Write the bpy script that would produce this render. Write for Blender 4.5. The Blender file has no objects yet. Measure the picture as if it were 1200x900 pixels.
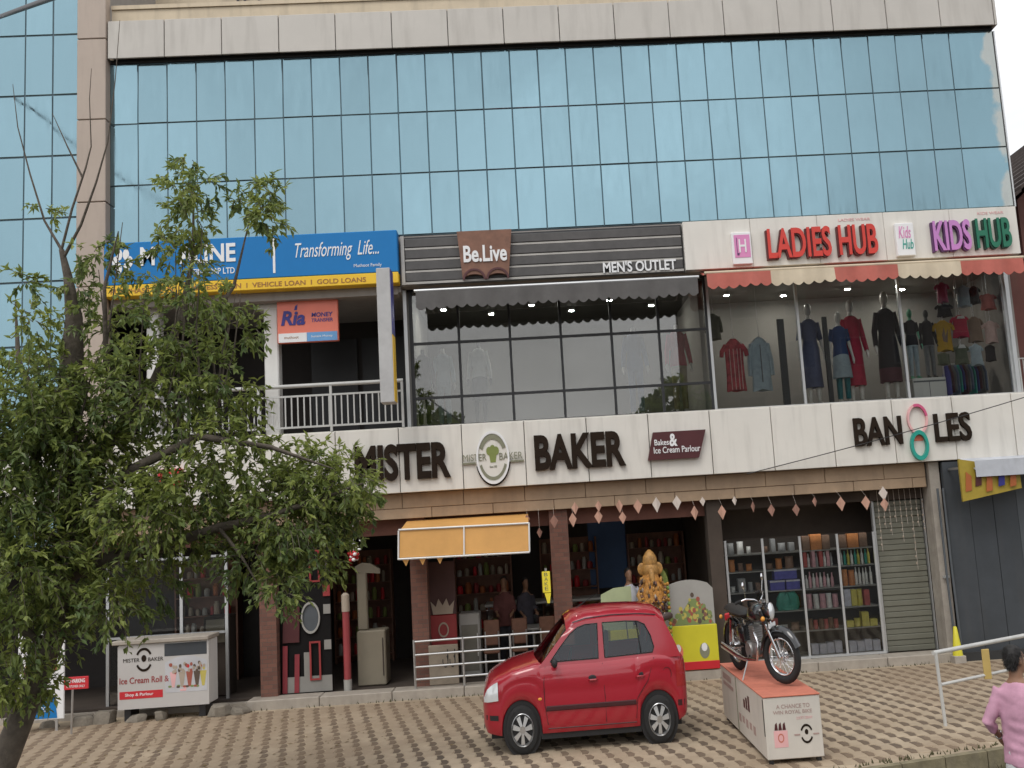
import bpy, bmesh, math, random
from mathutils import Vector, Matrix, noise as mnoise
random.seed(7)
PI = math.pi
S = bpy.context.scene
COL = S.collection

# ------------------------------------------------------------------ camera, sky, sun, exposure
CAM_LOC = Vector((0, -17.0, 2.9)); YAW, PITCH, ROLL = (math.radians(a) for a in (2.716, 7.517, 3.511))
fw = Vector((math.sin(YAW) * math.cos(PITCH), math.cos(YAW) * math.cos(PITCH), math.sin(PITCH)))
rt0 = Vector((math.cos(YAW), -math.sin(YAW), 0)); up0 = rt0.cross(fw)
rt = math.cos(ROLL) * rt0 - math.sin(ROLL) * up0; up = math.sin(ROLL) * rt0 + math.cos(ROLL) * up0
cd = bpy.data.cameras.new('camera'); cam = bpy.data.objects.new('camera', cd); COL.objects.link(cam)
mw = Matrix((rt, up, -fw)).transposed().to_4x4(); mw.translation = CAM_LOC; cam.matrix_world = mw
cd.sensor_width = 36; cd.lens = 1150 / 1200 * 36; cd.shift_x = -70 / 1200; cd.clip_end = 2000; cd.clip_start = .05
S.camera = cam

SUN_EL, SUN_AZ = 56, 205            # overcast: a high, very soft sun behind and left of the viewer
w = bpy.data.worlds.new('World'); S.world = w; w.use_nodes = True
nt = w.node_tree; nt.nodes.clear()
out = nt.nodes.new('ShaderNodeOutputWorld'); bg = nt.nodes.new('ShaderNodeBackground')
sky = nt.nodes.new('ShaderNodeTexSky'); sky.sky_type = 'NISHITA'; sky.sun_disc = False
sky.sun_elevation = math.radians(SUN_EL); sky.sun_rotation = math.radians(SUN_AZ); sky.dust_density = 3; sky.air_density = 1.2
hs = nt.nodes.new('ShaderNodeHueSaturation'); hs.inputs['Saturation'].default_value = .35; hs.inputs['Value'].default_value = 1.0
tc = nt.nodes.new('ShaderNodeTexCoord'); nz = nt.nodes.new('ShaderNodeTexNoise'); nz.inputs['Scale'].default_value = 2.2; nz.inputs['Detail'].default_value = 5
mp = nt.nodes.new('ShaderNodeMapping'); mp.inputs['Scale'].default_value = (1, 1, 2.2)
cr = nt.nodes.new('ShaderNodeValToRGB'); cr.color_ramp.elements[0].position = .3; cr.color_ramp.elements[1].position = .72
cr.color_ramp.elements[0].color = (.60, .60, .60, 1); cr.color_ramp.elements[1].color = (1, 1, 1, 1)
mx = nt.nodes.new('ShaderNodeMix'); mx.data_type = 'RGBA'
mx.inputs[7].default_value = (11.6, 11.7, 12.0, 1)      # the even cloud layer
L = nt.links.new
L(tc.outputs['Generated'], mp.inputs[0]); L(mp.outputs[0], nz.inputs['Vector']); L(nz.outputs['Fac'], cr.inputs['Fac'])
L(sky.outputs[0], hs.inputs['Color']); L(hs.outputs[0], mx.inputs[6]); L(cr.outputs[0], mx.inputs[0])
n2 = nt.nodes.new('ShaderNodeTexNoise'); n2.inputs['Scale'].default_value = 3.4; n2.inputs['Detail'].default_value = 6; n2.inputs['Roughness'].default_value = .55; L(mp.outputs[0], n2.inputs['Vector'])   # thicker and thinner cloud
c2 = nt.nodes.new('ShaderNodeMapRange'); c2.inputs[1].default_value = .32; c2.inputs[2].default_value = .70; c2.inputs[3].default_value = .78; c2.inputs[4].default_value = 1.16; L(n2.outputs['Fac'], c2.inputs[0])
vm = nt.nodes.new('ShaderNodeVectorMath'); vm.operation = 'SCALE'; L(mx.outputs[2], vm.inputs[0]); L(c2.outputs[0], vm.inputs[3]); L(vm.outputs[0], bg.inputs[0])
bg.inputs[1].default_value = .1; L(bg.outputs[0], out.inputs[0])
sd = bpy.data.lights.new('sun', 'SUN'); sd.energy = .9; sd.angle = math.radians(25); sd.color = (1, .965, .91)
sun = bpy.data.objects.new('sun', sd); COL.objects.link(sun); sun.location = (-20, -40, 60)
a = math.radians(SUN_AZ); e = math.radians(SUN_EL)
sdir = Vector((math.sin(a) * math.cos(e), math.cos(a) * math.cos(e), math.sin(e)))
sun.rotation_euler = sdir.to_track_quat('Z', 'Y').to_euler()
S.view_settings.view_transform = 'Standard'; S.view_settings.look = 'None'; S.view_settings.gamma = 1
S.view_settings.use_curve_mapping = False; S.view_settings.exposure = .3
S.render.engine = 'CYCLES'; S.cycles.max_bounces = 8; S.cycles.transparent_max_bounces = 16; S.cycles.caustics_reflective = False; S.cycles.use_denoising = True

# ------------------------------------------------------------------ materials
MATS = {}
def mat(name, col, rough=.6, metal=0, var=.12, scale=3, bump=0, bscale=30, coat=0, emit=0, dirt=0, spec=.5, dust_shade=0):
    if name in MATS: return MATS[name]
    m = bpy.data.materials.new(name); m.use_nodes = True; n = m.node_tree; N = n.nodes; Lk = n.links.new
    b = N['Principled BSDF']; b.inputs['Roughness'].default_value = rough; b.inputs['Metallic'].default_value = metal
    b.inputs['Coat Weight'].default_value = coat; b.inputs['Coat Roughness'].default_value = .06; b.inputs['Specular IOR Level'].default_value = spec
    g = N.new('ShaderNodeNewGeometry')
    t = N.new('ShaderNodeTexNoise'); t.inputs['Scale'].default_value = scale; t.inputs['Detail'].default_value = 6; t.inputs['Roughness'].default_value = .65
    Lk(g.outputs['Position'], t.inputs['Vector'])
    r = N.new('ShaderNodeValToRGB'); r.color_ramp.elements[0].position = .28; r.color_ramp.elements[1].position = .72
    c0 = [max(0, c * (1 - var)) for c in col]; c1 = [min(1, c * (1 + var)) for c in col]
    r.color_ramp.elements[0].color = (*c0, 1); r.color_ramp.elements[1].color = (*c1, 1)
    Lk(t.outputs['Fac'], r.inputs['Fac']); last = r.outputs[0]
    if dirt:      # streaks that run down the surface, with a shape of their own
        mpn = N.new('ShaderNodeMapping'); mpn.inputs['Scale'].default_value = (4, 4, .5); Lk(g.outputs['Position'], mpn.inputs[0])
        t2 = N.new('ShaderNodeTexNoise'); t2.inputs['Scale'].default_value = 1.6; t2.inputs['Detail'].default_value = 7; Lk(mpn.outputs[0], t2.inputs['Vector'])
        r2 = N.new('ShaderNodeValToRGB'); r2.color_ramp.elements[0].position = .5; r2.color_ramp.elements[1].position = .8
        r2.color_ramp.elements[0].color = (0, 0, 0, 1); r2.color_ramp.elements[1].color = (dirt, dirt, dirt, 1); Lk(t2.outputs['Fac'], r2.inputs['Fac'])
        mm = N.new('ShaderNodeMix'); mm.data_type = 'RGBA'; mm.inputs[7].default_value = (.13, .11, .085, 1)
        Lk(r2.outputs[0], mm.inputs[0]); Lk(last, mm.inputs[6]); last = mm.outputs[2]
    if dust_shade:      # worn-in soil in broad patches over the paving, plus painted overhang shade
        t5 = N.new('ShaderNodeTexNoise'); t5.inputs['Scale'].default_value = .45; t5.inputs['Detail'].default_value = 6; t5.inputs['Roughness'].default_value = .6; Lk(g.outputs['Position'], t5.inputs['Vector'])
        r5 = N.new('ShaderNodeMapRange'); r5.inputs[1].default_value = .42; r5.inputs[2].default_value = .64; r5.inputs[4].default_value = dust_shade; 
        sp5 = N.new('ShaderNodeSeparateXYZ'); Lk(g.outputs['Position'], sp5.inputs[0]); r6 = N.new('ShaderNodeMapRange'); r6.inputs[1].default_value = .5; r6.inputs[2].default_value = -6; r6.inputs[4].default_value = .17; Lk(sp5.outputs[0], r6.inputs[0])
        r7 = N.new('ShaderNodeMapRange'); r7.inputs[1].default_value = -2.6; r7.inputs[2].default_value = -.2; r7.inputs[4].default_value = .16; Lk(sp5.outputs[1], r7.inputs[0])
        a5 = N.new('ShaderNodeMath'); Lk(t5.outputs['Fac'], a5.inputs[0]); Lk(r6.outputs[0], a5.inputs[1]); a6 = N.new('ShaderNodeMath'); Lk(a5.outputs[0], a6.inputs[0]); Lk(r7.outputs[0], a6.inputs[1]); Lk(a6.outputs[0], r5.inputs[0])   # soil thicker by the tree; by the shop step, stain with overhang shade painted in
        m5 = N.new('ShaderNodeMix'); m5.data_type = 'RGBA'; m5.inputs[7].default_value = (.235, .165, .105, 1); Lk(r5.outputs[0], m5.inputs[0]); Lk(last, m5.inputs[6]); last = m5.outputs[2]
    Lk(last, b.inputs['Base Color'])
    if bump:
        t3 = N.new('ShaderNodeTexNoise'); t3.inputs['Scale'].default_value = bscale; t3.inputs['Detail'].default_value = 4; Lk(g.outputs['Position'], t3.inputs['Vector'])
        bp = N.new('ShaderNodeBump'); bp.inputs['Strength'].default_value = bump; bp.inputs['Distance'].default_value = .02
        Lk(t3.outputs['Fac'], bp.inputs['Height']); Lk(bp.outputs[0], b.inputs['Normal'])
    if emit:
        b.inputs['Emission Color'].default_value = (*col, 1); b.inputs['Emission Strength'].default_value = emit
    MATS[name] = m; return m

def glassmat(name, refl, tint=(.8, .85, .85), gl=(.9, .95, 1), rough=.01):
    m = bpy.data.materials.new(name); m.use_nodes = True; n = m.node_tree; N = n.nodes; Lk = n.links.new; N.clear()
    o = N.new('ShaderNodeOutputMaterial'); t = N.new('ShaderNodeBsdfTransparent'); t.inputs[0].default_value = (*tint, 1)
    g = N.new('ShaderNodeBsdfGlossy'); g.inputs['Roughness'].default_value = rough; g.inputs['Color'].default_value = (*gl, 1)
    f = N.new('ShaderNodeFresnel'); f.inputs[0].default_value = 1.5
    ad = N.new('ShaderNodeMath'); ad.operation = 'ADD'; ad.inputs[1].default_value = refl; ad.use_clamp = True
    mx = N.new('ShaderNodeMixShader'); Lk(f.outputs[0], ad.inputs[0]); Lk(ad.outputs[0], mx.inputs[0]); Lk(t.outputs[0], mx.inputs[1]); Lk(g.outputs[0], mx.inputs[2]); Lk(mx.outputs[0], o.inputs[0])
    MATS[name] = m; return m

def curtain(name, col, worn=0):
    m = bpy.data.materials.new(name); m.use_nodes = True; n = m.node_tree; N = n.nodes; Lk = n.links.new
    b = N['Principled BSDF']; b.inputs['Metallic'].default_value = .92; b.inputs['Roughness'].default_value = .06
    g = N.new('ShaderNodeNewGeometry'); oi = N.new('ShaderNodeObjectInfo')
    t = N.new('ShaderNodeTexNoise'); t.inputs['Scale'].default_value = .8; t.inputs['Detail'].default_value = 3; Lk(g.outputs['Position'], t.inputs['Vector'])
    bp = N.new('ShaderNodeBump'); bp.inputs['Strength'].default_value = .16; bp.inputs['Distance'].default_value = .05; Lk(t.outputs['Fac'], bp.inputs['Height']); Lk(bp.outputs[0], b.inputs['Normal'])
    v = N.new('ShaderNodeHueSaturation'); v.inputs['Color'].default_value = (*col, 1)
    mr = N.new('ShaderNodeMapRange'); mr.inputs[3].default_value = .93; mr.inputs[4].default_value = 1.06; Lk(oi.outputs['Random'], mr.inputs[0]); Lk(mr.outputs[0], v.inputs['Value'])
    last = v.outputs[0]
    t4 = N.new('ShaderNodeTexNoise'); t4.inputs['Scale'].default_value = 5; t4.inputs['Detail'].default_value = 8
    mpn = N.new('ShaderNodeMapping'); mpn.inputs['Scale'].default_value = (2, 2, .35); Lk(g.outputs['Position'], mpn.inputs[0]); Lk(mpn.outputs[0], t4.inputs['Vector'])
    rr = N.new('ShaderNodeMapRange'); rr.inputs[1].default_value = .35; rr.inputs[2].default_value = .75; rr.inputs[3].default_value = .04; rr.inputs[4].default_value = .22
    Lk(t4.outputs['Fac'], rr.inputs[0]); Lk(rr.outputs[0], b.inputs['Roughness'])
    if worn:      # the film has come off in pale patches by the corner
        sx = N.new('ShaderNodeSeparateXYZ'); Lk(g.outputs['Position'], sx.inputs[0])
        m1 = N.new('ShaderNodeMapRange'); m1.inputs[1].default_value = 8.45; m1.inputs[2].default_value = 9.05; Lk(sx.outputs[0], m1.inputs[0])
        t2 = N.new('ShaderNodeTexNoise'); t2.inputs['Scale'].default_value = 1.3; t2.inputs['Detail'].default_value = 8; Lk(g.outputs['Position'], t2.inputs['Vector'])
        ml = N.new('ShaderNodeMath'); ml.operation = 'MULTIPLY'; Lk(m1.outputs[0], ml.inputs[0]); Lk(t2.outputs['Fac'], ml.inputs[1])
        r2 = N.new('ShaderNodeMapRange'); r2.inputs[1].default_value = .36; r2.inputs[2].default_value = .43; r2.inputs[4].default_value = .6; Lk(ml.outputs[0], r2.inputs[0])
        mm = N.new('ShaderNodeMix'); mm.data_type = 'RGBA'; mm.inputs[7].default_value = (.55, .5, .42, 1); Lk(r2.outputs[0], mm.inputs[0]); Lk(last, mm.inputs[6]); last = mm.outputs[2]
    Lk(last, b.inputs['Base Color']); MATS[name] = m; return m

def brickmat(name, c1, c2, mortar, sx=5, sz=14):
    m = bpy.data.materials.new(name); m.use_nodes = True; n = m.node_tree; N = n.nodes; Lk = n.links.new
    b = N['Principled BSDF']; b.inputs['Roughness'].default_value = .8
    g = N.new('ShaderNodeNewGeometry'); sp = N.new('ShaderNodeSeparateXYZ'); cb = N.new('ShaderNodeCombineXYZ'); Lk(g.outputs['Position'], sp.inputs[0])
    ad = N.new('ShaderNodeMath'); Lk(sp.outputs[0], ad.inputs[0]); Lk(sp.outputs[1], ad.inputs[1]); Lk(ad.outputs[0], cb.inputs[0]); Lk(sp.outputs[2], cb.inputs[1])
    t = N.new('ShaderNodeTexBrick'); t.inputs['Scale'].default_value = sx; t.inputs['Color1'].default_value = (*c1, 1); t.inputs['Color2'].default_value = (*c2, 1); t.inputs['Mortar'].default_value = (*mortar, 1)
    t.inputs['Brick Width'].default_value = .8; t.inputs['Row Height'].default_value = .35; t.inputs['Mortar Size'].default_value = .02
    Lk(cb.outputs[0], t.inputs['Vector']); Lk(t.outputs['Color'], b.inputs['Base Color'])
    bp = N.new('ShaderNodeBump'); bp.inputs['Strength'].default_value = .4; bp.invert = True; bp.inputs['Distance'].default_value = .01; Lk(t.outputs['Fac'], bp.inputs['Height']); Lk(bp.outputs[0], b.inputs['Normal'])
    MATS[name] = m; return m

# ------------------------------------------------------------------ mesh helpers
class MB:
    def __init__(s, M=None): s.v = []; s.f = []; s.M = M
    def add(s, vs, fs):
        o = len(s.v)
        s.v += [tuple(s.M @ Vector(p)) if s.M is not None else tuple(p) for p in vs]
        s.f += [tuple(i + o for i in f) for f in fs]; return s
    def box(s, x0, x1, y0, y1, z0, z1):
        return s.add([(x0,y0,z0),(x1,y0,z0),(x1,y1,z0),(x0,y1,z0),(x0,y0,z1),(x1,y0,z1),(x1,y1,z1),(x0,y1,z1)],
                     [(0,3,2,1),(4,5,6,7),(0,1,5,4),(1,2,6,5),(2,3,7,6),(3,0,4,7)])
    def bbox(s, x0, x1, y0, y1, z0, z1, b=.01):      # box with chamfered edges
        b = min(b, (x1-x0)*.45, (y1-y0)*.45, (z1-z0)*.45)
        rings = []
        for z, i in ((z0, b), (z0+b, 0), (z1-b, 0), (z1, b)):
            rings.append([(x0+i+b*(i==0), y0+i, z), (x1-i-b*(i==0), y0+i, z), (x1-i, y0+i+b*(i==0), z), (x1-i, y1-i-b*(i==0), z),
                          (x1-i-b*(i==0), y1-i, z), (x0+i+b*(i==0), y1-i, z), (x0+i, y1-i-b*(i==0), z), (x0+i, y0+i+b*(i==0), z)])
        rings[0] = [(min(max(p[0],x0+b),x1-b), min(max(p[1],y0+b),y1-b), p[2]) for p in rings[1]]; rings[0] = [(p[0],p[1],z0) for p in rings[0]]
        rings[3] = [(p[0],p[1],z1) for p in rings[0]]
        return s.loft(rings)
    def loft(s, rings, closed=True, cap=True):
        n = len(rings[0]); vs = [p for r in rings for p in r]; fs = []
        for k in range(len(rings)-1):
            for i in range(n if closed else n-1):
                j = (i+1) % n; fs.append((k*n+i, k*n+j, (k+1)*n+j, (k+1)*n+i))
        if cap and closed: fs.append(tuple(reversed(range(n)))); fs.append(tuple((len(rings)-1)*n+i for i in range(n)))
        return s.add(vs, fs)
    def tube(s, pts, rad, n=8, cap=True):
        pts = [Vector(p) for p in pts]
        if not isinstance(rad, (list, tuple)): rad = [rad]*len(pts)
        rings = []; prev = None
        for i, p in enumerate(pts):
            d = (pts[min(i+1, len(pts)-1)] - pts[max(i-1, 0)]).normalized()
            if prev is None:
                x = d.cross(Vector((0, 0, 1)) if abs(d.z) < .9 else Vector((1, 0, 0))).normalized()
            else: x = (prev - d*prev.dot(d)).normalized()
            prev = x; y = d.cross(x)
            rings.append([p + rad[i]*(math.cos(2*PI*k/n)*x + math.sin(2*PI*k/n)*y) for k in range(n)])
        return s.loft(rings, cap=cap)
    def ell(s, c, r, n=12, m=8):
        c = Vector(c); rings = []
        for k in range(1, m):
            t = PI*k/m; rings.append([(c.x+r[0]*math.sin(t)*math.cos(2*PI*i/n), c.y+r[1]*math.sin(t)*math.sin(2*PI*i/n), c.z-r[2]*math.cos(t)) for i in range(n)])
        o = len(s.v); s.loft(rings, cap=False)
        nn = len(rings)*n; s.add([(c.x, c.y, c.z-r[2]), (c.x, c.y, c.z+r[2])], [])
        s.f += [(o+nn, o+(i+1)%n, o+i) for i in range(n)] + [(o+nn+1, o+nn-n+i, o+nn-n+(i+1)%n) for i in range(n)]; return s
    def rings(s, secs, n=14):                        # secs: (cx, cy, z, rx, ry)
        return s.loft([[(cx+rx*math.cos(2*PI*i/n), cy+ry*math.sin(2*PI*i/n), z) for i in range(n)] for cx, cy, z, rx, ry in secs])
    def lathe(s, prof, c, axis='Z', n=16, cap=True):
        R = []
        for r, h in prof:
            ring = []
            for i in range(n):
                a, b = r*math.cos(2*PI*i/n), r*math.sin(2*PI*i/n)
                ring.append((c[0]+a, c[1]+b, c[2]+h) if axis == 'Z' else (c[0]+a, c[1]+h, c[2]-b) if axis == 'Y' else (c[0]+h, c[1]+a, c[2]+b))
            R.append(ring)
        return s.loft(R, cap=cap)
    def prism(s, poly, y0, y1):                      # polygon in XZ pulled along Y
        n = len(poly); vs = [(x, y0, z) for x, z in poly] + [(x, y1, z) for x, z in poly]
        return s.add(vs, [tuple(range(n)), tuple(reversed(range(n, 2*n)))] + [(i, n+i, n+(i+1)%n, (i+1)%n) for i in range(n)])
    def ring2(s, cx, cz, ro, ri, y0, y1, a0=0, a1=2*PI, sx=1, n=32):
        full = abs(a1-a0-2*PI) < 1e-6; R = []
        for i in range(n + (0 if full else 1)):
            t = a0+(a1-a0)*i/n; c, q = math.cos(t)*sx, math.sin(t)
            R.append([(cx+ro*c, y0, cz+ro*q), (cx+ri*c, y0, cz+ri*q), (cx+ri*c, y1, cz+ri*q), (cx+ro*c, y1, cz+ro*q)])
        if full: R.append(R[0])
        return s.loft(R, cap=not full)
    def mesh(s, name, smooth=None):
        me = bpy.data.meshes.new(name); me.from_pydata(s.v, [], s.f)
        bm = bmesh.new(); bm.from_mesh(me); bmesh.ops.remove_doubles(bm, verts=bm.verts, dist=1e-5); bmesh.ops.recalc_face_normals(bm, faces=bm.faces); bm.to_mesh(me); bm.free()
        if smooth: me.shade_smooth(); me.set_sharp_from_angle(angle=math.radians(smooth))
        me.update(); return me
    def build(s, name, m, parent=None, smooth=None):
        return put(name, s.mesh(name, smooth), m, parent)

def put(name, me, m, parent=None, loc=None):
    o = bpy.data.objects.new(name, me); COL.objects.link(o)
    if m and not me.materials: me.materials.append(MATS[m] if isinstance(m, str) else m)
    if loc: o.location = loc
    if parent:
        o.parent = parent; o.matrix_parent_inverse = Matrix.Translation(-top_loc(parent))
    return o
def top_loc(p): return p.location.copy()      # every part keeps world coordinates
def tag(o, label=None, cat=None, group=None, kind=None):
    for k, v in (('label', label), ('category', cat), ('group', group), ('kind', kind)):
        if v: o[k] = v
    return o
def thing(name, label, cat, loc=(0, 0, 0), group=None):
    o = bpy.data.objects.new(name, None); COL.objects.link(o); o.location = loc; o.empty_display_size = .1
    return tag(o, label, cat, group)
def struct(o): o['kind'] = 'structure'; return o

def textmesh(s, x0, x1, z0, z1, y, depth=.02, bold=0, shear=0):
    cu = bpy.data.curves.new('t', 'FONT'); cu.body = s; cu.extrude = .05; cu.offset = bold; cu.shear = shear; cu.resolution_u = 4
    ob = bpy.data.objects.new('t', cu); COL.objects.link(ob); dg = bpy.context.evaluated_depsgraph_get(); dg.update()
    me = bpy.data.meshes.new_from_object(ob.evaluated_get(dg)); bpy.data.objects.remove(ob); bpy.data.curves.remove(cu)
    xs = [v.co.x for v in me.vertices]; ys = [v.co.y for v in me.vertices]
    ax, bx, ay, by = min(xs), max(xs), min(ys), max(ys)
    for v in me.vertices:
        q = v.co.copy()
        v.co = (x0+(q.x-ax)/(bx-ax)*(x1-x0), y-(q.z+.05)/.1*depth, z0+(q.y-ay)/(by-ay)*(z1-z0))
    me.materials.clear(); return me
def letters(s, x0, x1, z0, z1, y, m, parent, depth=.05, bold=.012, shear=0, gap=None, name='letter'):
    me = textmesh(s, x0, x1, z0, z1, y, depth, bold, shear)
    bm = bmesh.new(); bm.from_mesh(me); bmesh.ops.remove_doubles(bm, verts=bm.verts, dist=1e-6)
    seen = set(); isl = []
    for v in bm.verts:
        if v in seen: continue
        st = [v]; seen.add(v); g = []
        while st:
            q = st.pop(); g.append(q)
            for ed in q.link_edges:
                o = ed.other_vert(q)
                if o not in seen: seen.add(o); st.append(o)
        isl.append((min(q.co.x for q in g), max(q.co.x for q in g), g))
    isl.sort(key=lambda t: t[0]); groups = []
    for lo, hi, g in isl:
        if groups and lo < groups[-1][1] + (gap if gap is not None else -.25*(hi-lo)): groups[-1][1] = max(hi, groups[-1][1]); groups[-1][2] += g
        else: groups.append([lo, hi, list(g)])
    for lo, hi, g in groups:
        ids = {q: i for i, q in enumerate(g)}; fs = []; done = set()
        for q in g:
            for f in q.link_faces:
                if f not in done: done.add(f); fs.append([ids[x] for x in f.verts])
        m2 = bpy.data.meshes.new(name); m2.from_pydata([tuple(q.co) for q in g], [], fs); put(name, m2, m, parent)
    bm.free(); bpy.data.meshes.remove(me)
def lettering(s, x0, x1, z0, z1, y, m, parent, depth=.015, bold=0, shear=0):      # small print: one mesh for each word
    letters(s, x0, x1, z0, z1, y, m, parent, depth, bold, shear, (x1-x0)/max(1, len(s))*.42, 'lettering')
def patch(poly, y, m, parent, name, t=.006): return MB().prism(poly, y-t, y).build(name, m, parent)
def rect(x0, x1, z0, z1): return [(x0, z0), (x1, z0), (x1, z1), (x0, z1)]
def oval(cx, cz, rx, rz, n=24, a0=0): return [(cx+rx*math.cos(2*PI*i/n+a0), cz+rz*math.sin(2*PI*i/n+a0)) for i in range(n)]

# palette
mat('cladding', (.53, .50, .455), .45, var=.05, scale=1.2, dirt=.25); mat('fascia_white', (.72, .69, .63), .45, var=.05, scale=1, dirt=.24)
mat('pilaster_stone', (.44, .36, .30), .55, var=.06, scale=1.5, dirt=.25); mat('cream_plaster', (.62, .52, .38), .8, var=.1, scale=2, dirt=.3)
mat('joint_dark', (.03, .03, .03), .8); mat('black_metal', (.02, .02, .022), .45, var=.2); mat('mullion', (.06, .11, .135), .5, var=.15)
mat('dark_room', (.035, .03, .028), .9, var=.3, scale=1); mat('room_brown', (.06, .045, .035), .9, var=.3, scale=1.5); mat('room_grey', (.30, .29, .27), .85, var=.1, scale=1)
mat('concrete', (.36, .325, .28), .85, var=.2, scale=4, bump=.25, bscale=40, dirt=.4); mat('step_stone', (.36, .32, .27), .7, var=.14, scale=5, bump=.15, dirt=.3)
mat('slab_grey', (.30, .28, .26), .8, var=.12, dirt=.3); mat('white_paint', (.72, .71, .68), .4, var=.05, dirt=.15); mat('rail_white', (.50, .50, .48), .45, var=.1, dirt=.2)
mat('beam_tile', (.36, .255, .165), .6, var=.16, scale=2.5, dirt=.3); mat('beam_red', (.16, .065, .045), .7, var=.2, scale=4)
brickmat('brick', (.19, .085, .06), (.13, .06, .045), (.10, .075, .06))
mat('steel', (.55, .55, .55), .3, .9, var=.05); mat('alu', (.60, .61, .61), .35, .6, var=.06); mat('chrome', (.75, .75, .76), .12, 1, var=.02); mat('tyre', (.018, .018, .018), .85, var=.2, scale=20)
mat('shutter', (.165, .165, .13), .5, var=.08, dirt=.3); mat('slate', (.045, .052, .06), .6, var=.2, scale=1.4, dirt=.1); mat('slate_light', (.08, .09, .10), .6, var=.15)
curtain('curtain_glass', (.232, .360, .412)); curtain('curtain_worn', (.222, .35, .402), 1)
mat('room_mid', (.10, .095, .085), .85, var=.15, scale=1); glassmat('shop_glass', .065, (.82, .84, .83), (.97, .95, .92)); glassmat('window_glass', .0, (.93, .94, .93)); glassmat('clear_glass', .0, (.94, .95, .94)); glassmat('car_glass', .015, (.50, .53, .52))
mat('matt_black', (.012, .011, .011), .9, spec=.15)

# ------------------------------------------------------------------ ground, yard, road
mat('soil', (.095, .08, .05), .95, var=.25, scale=2, bump=.4, bscale=12); mat('asphalt', (.06, .058, .055), .9, var=.2, scale=8, bump=.3, bscale=60)
mat('joint_sand', (.38, .305, .215), .95, var=.25, scale=2.5, bump=.3); mat('paver_light', (.44, .355, .255), .8, var=.16, scale=2.2, bump=.1, bscale=60, dust_shade=.55, dirt=.25)
mat('paver_dark', (.12, .09, .066), .85, var=.25, scale=2, bump=.1, bscale=60, dust_shade=.7); mat('grass', (.085, .08, .035), .8, var=.4, scale=9)
GZ = -.22
g = struct(put('ground', MB().add([(-400, -400, GZ), (400, -400, GZ), (400, 400, GZ), (-400, 400, GZ)], [(0, 1, 2, 3)]).mesh('ground'), 'soil'))
rd = struct(put('road', MB().add([(-400, -40, GZ+.004), (400, -40, GZ+.004), (400, -8.2, GZ+.004), (-400, -8.2, GZ+.004)], [(0, 1, 2, 3)]).mesh('road'), 'asphalt'))
EDGE = [(-14, -7.0), (1.5, -6.75), (3.3, -6.12), (4.9, -5.72), (6.2, -5.35), (10, -4.6)]
def edge_y(x):
    for (xa, ya), (xb, yb) in zip(EDGE, EDGE[1:]):
        if x <= xb: return ya+(yb-ya)*(x-xa)/(xb-xa)
    return EDGE[-1][1]
mb = MB(); n = len(EDGE)
top = [(x, y, -.005) for x, y in EDGE] + [(10, 5, -.005), (-14, 5, -.005)]
mb.add(top + [(x, y, GZ-.1) for x, y, z in top], [tuple(range(n+2))] + [(i, (i+1) % (n+2), n+2+(i+1) % (n+2), n+2+i) for i in range(n+2)])
yard = struct(mb.build('yard', 'joint_sand'))
mb = MB()
for (xa, ya), (xb, yb) in zip(EDGE, EDGE[1:]):       # kerb stones along the front edge of the yard
    m_ = max(1, round((xb-xa)/.6))
    for k in range(m_):
        u0, u1 = k/m_+.01/m_, (k+1)/m_-.01/m_
        x0, y0, x1, y1 = xa+(xb-xa)*u0, ya+(yb-ya)*u0, xa+(xb-xa)*u1, ya+(yb-ya)*u1
        mb.add([(x0, y0-.1, GZ-.05), (x1, y1-.1, GZ-.05), (x1, y1, GZ-.05), (x0, y0, GZ-.05), (x0, y0-.1, .003), (x1, y1-.1, .003), (x1, y1, .003), (x0, y0, .003)],
               [(0,3,2,1),(4,5,6,7),(0,1,5,4),(1,2,6,5),(2,3,7,6),(3,0,4,7)])
struct(mb.build('yard_kerb', mat('mossy', (.21, .18, .11), .9, var=.35, scale=5, bump=.3, dirt=.6)))
# interlocking pavers: dark bricks in staggered zigzag pairs among pale ones
PX, PY = .245, .262
def paver(wd, sy=1, cut=0):
    h = wd/2-.0018; l = PY/2-.002; k = .02; c = .0015
    o = [(-h+cut, -l*sy), (h, -l*sy), (h+k, 0), (h-cut, l*sy), (-h, l*sy), (-h+k, 0)]
    i = [(x*.965, y*.985) for x, y in o]
    m = MB().add([(x, y, -.05) for x, y in o] + [(x, y, -c) for x, y in o] + [(x, y, 0) for x, y in i],
                 [tuple(range(12, 18))] + [(a, (a+1) % 6, 6+(a+1) % 6, 6+a) for a in range(6)] + [(6+a, 6+(a+1) % 6, 12+(a+1) % 6, 12+a) for a in range(6)])
    return m
pm_d, pm_l = paver(.092, .84, .018), paver(.146)
cells = []
for r in range(0, 28):
    y = -.16-PY*(r+.5)
    for c in range(-52, 42):
        for k in (0, 1):
            dark = (k == 0)
            x = c*PX + (PX/2 if (r//2) % 2 else 0) + (.0 if dark else PX/2) + (.024 if r % 2 else -.024)
            if x > 9.2 or x < -12 or y < edge_y(x)+.16: continue
            cells.append((x, y, dark))
vis = [c for c in cells if -5.6 < c[0] < 5.5 and c[1] > -6.2 and not (-.85 < c[0] < 1.7 and -4.6 < c[1] < -2.8)]
def dist(c): return (c[0])**2+(c[1]+17)**2
vis.sort(key=lambda c: (dist(c)//1, not c[2])); near = set(vis[:300])
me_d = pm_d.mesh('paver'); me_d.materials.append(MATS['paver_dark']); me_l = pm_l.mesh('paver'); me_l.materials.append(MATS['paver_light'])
rest = {True: MB(), False: MB()}
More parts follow.
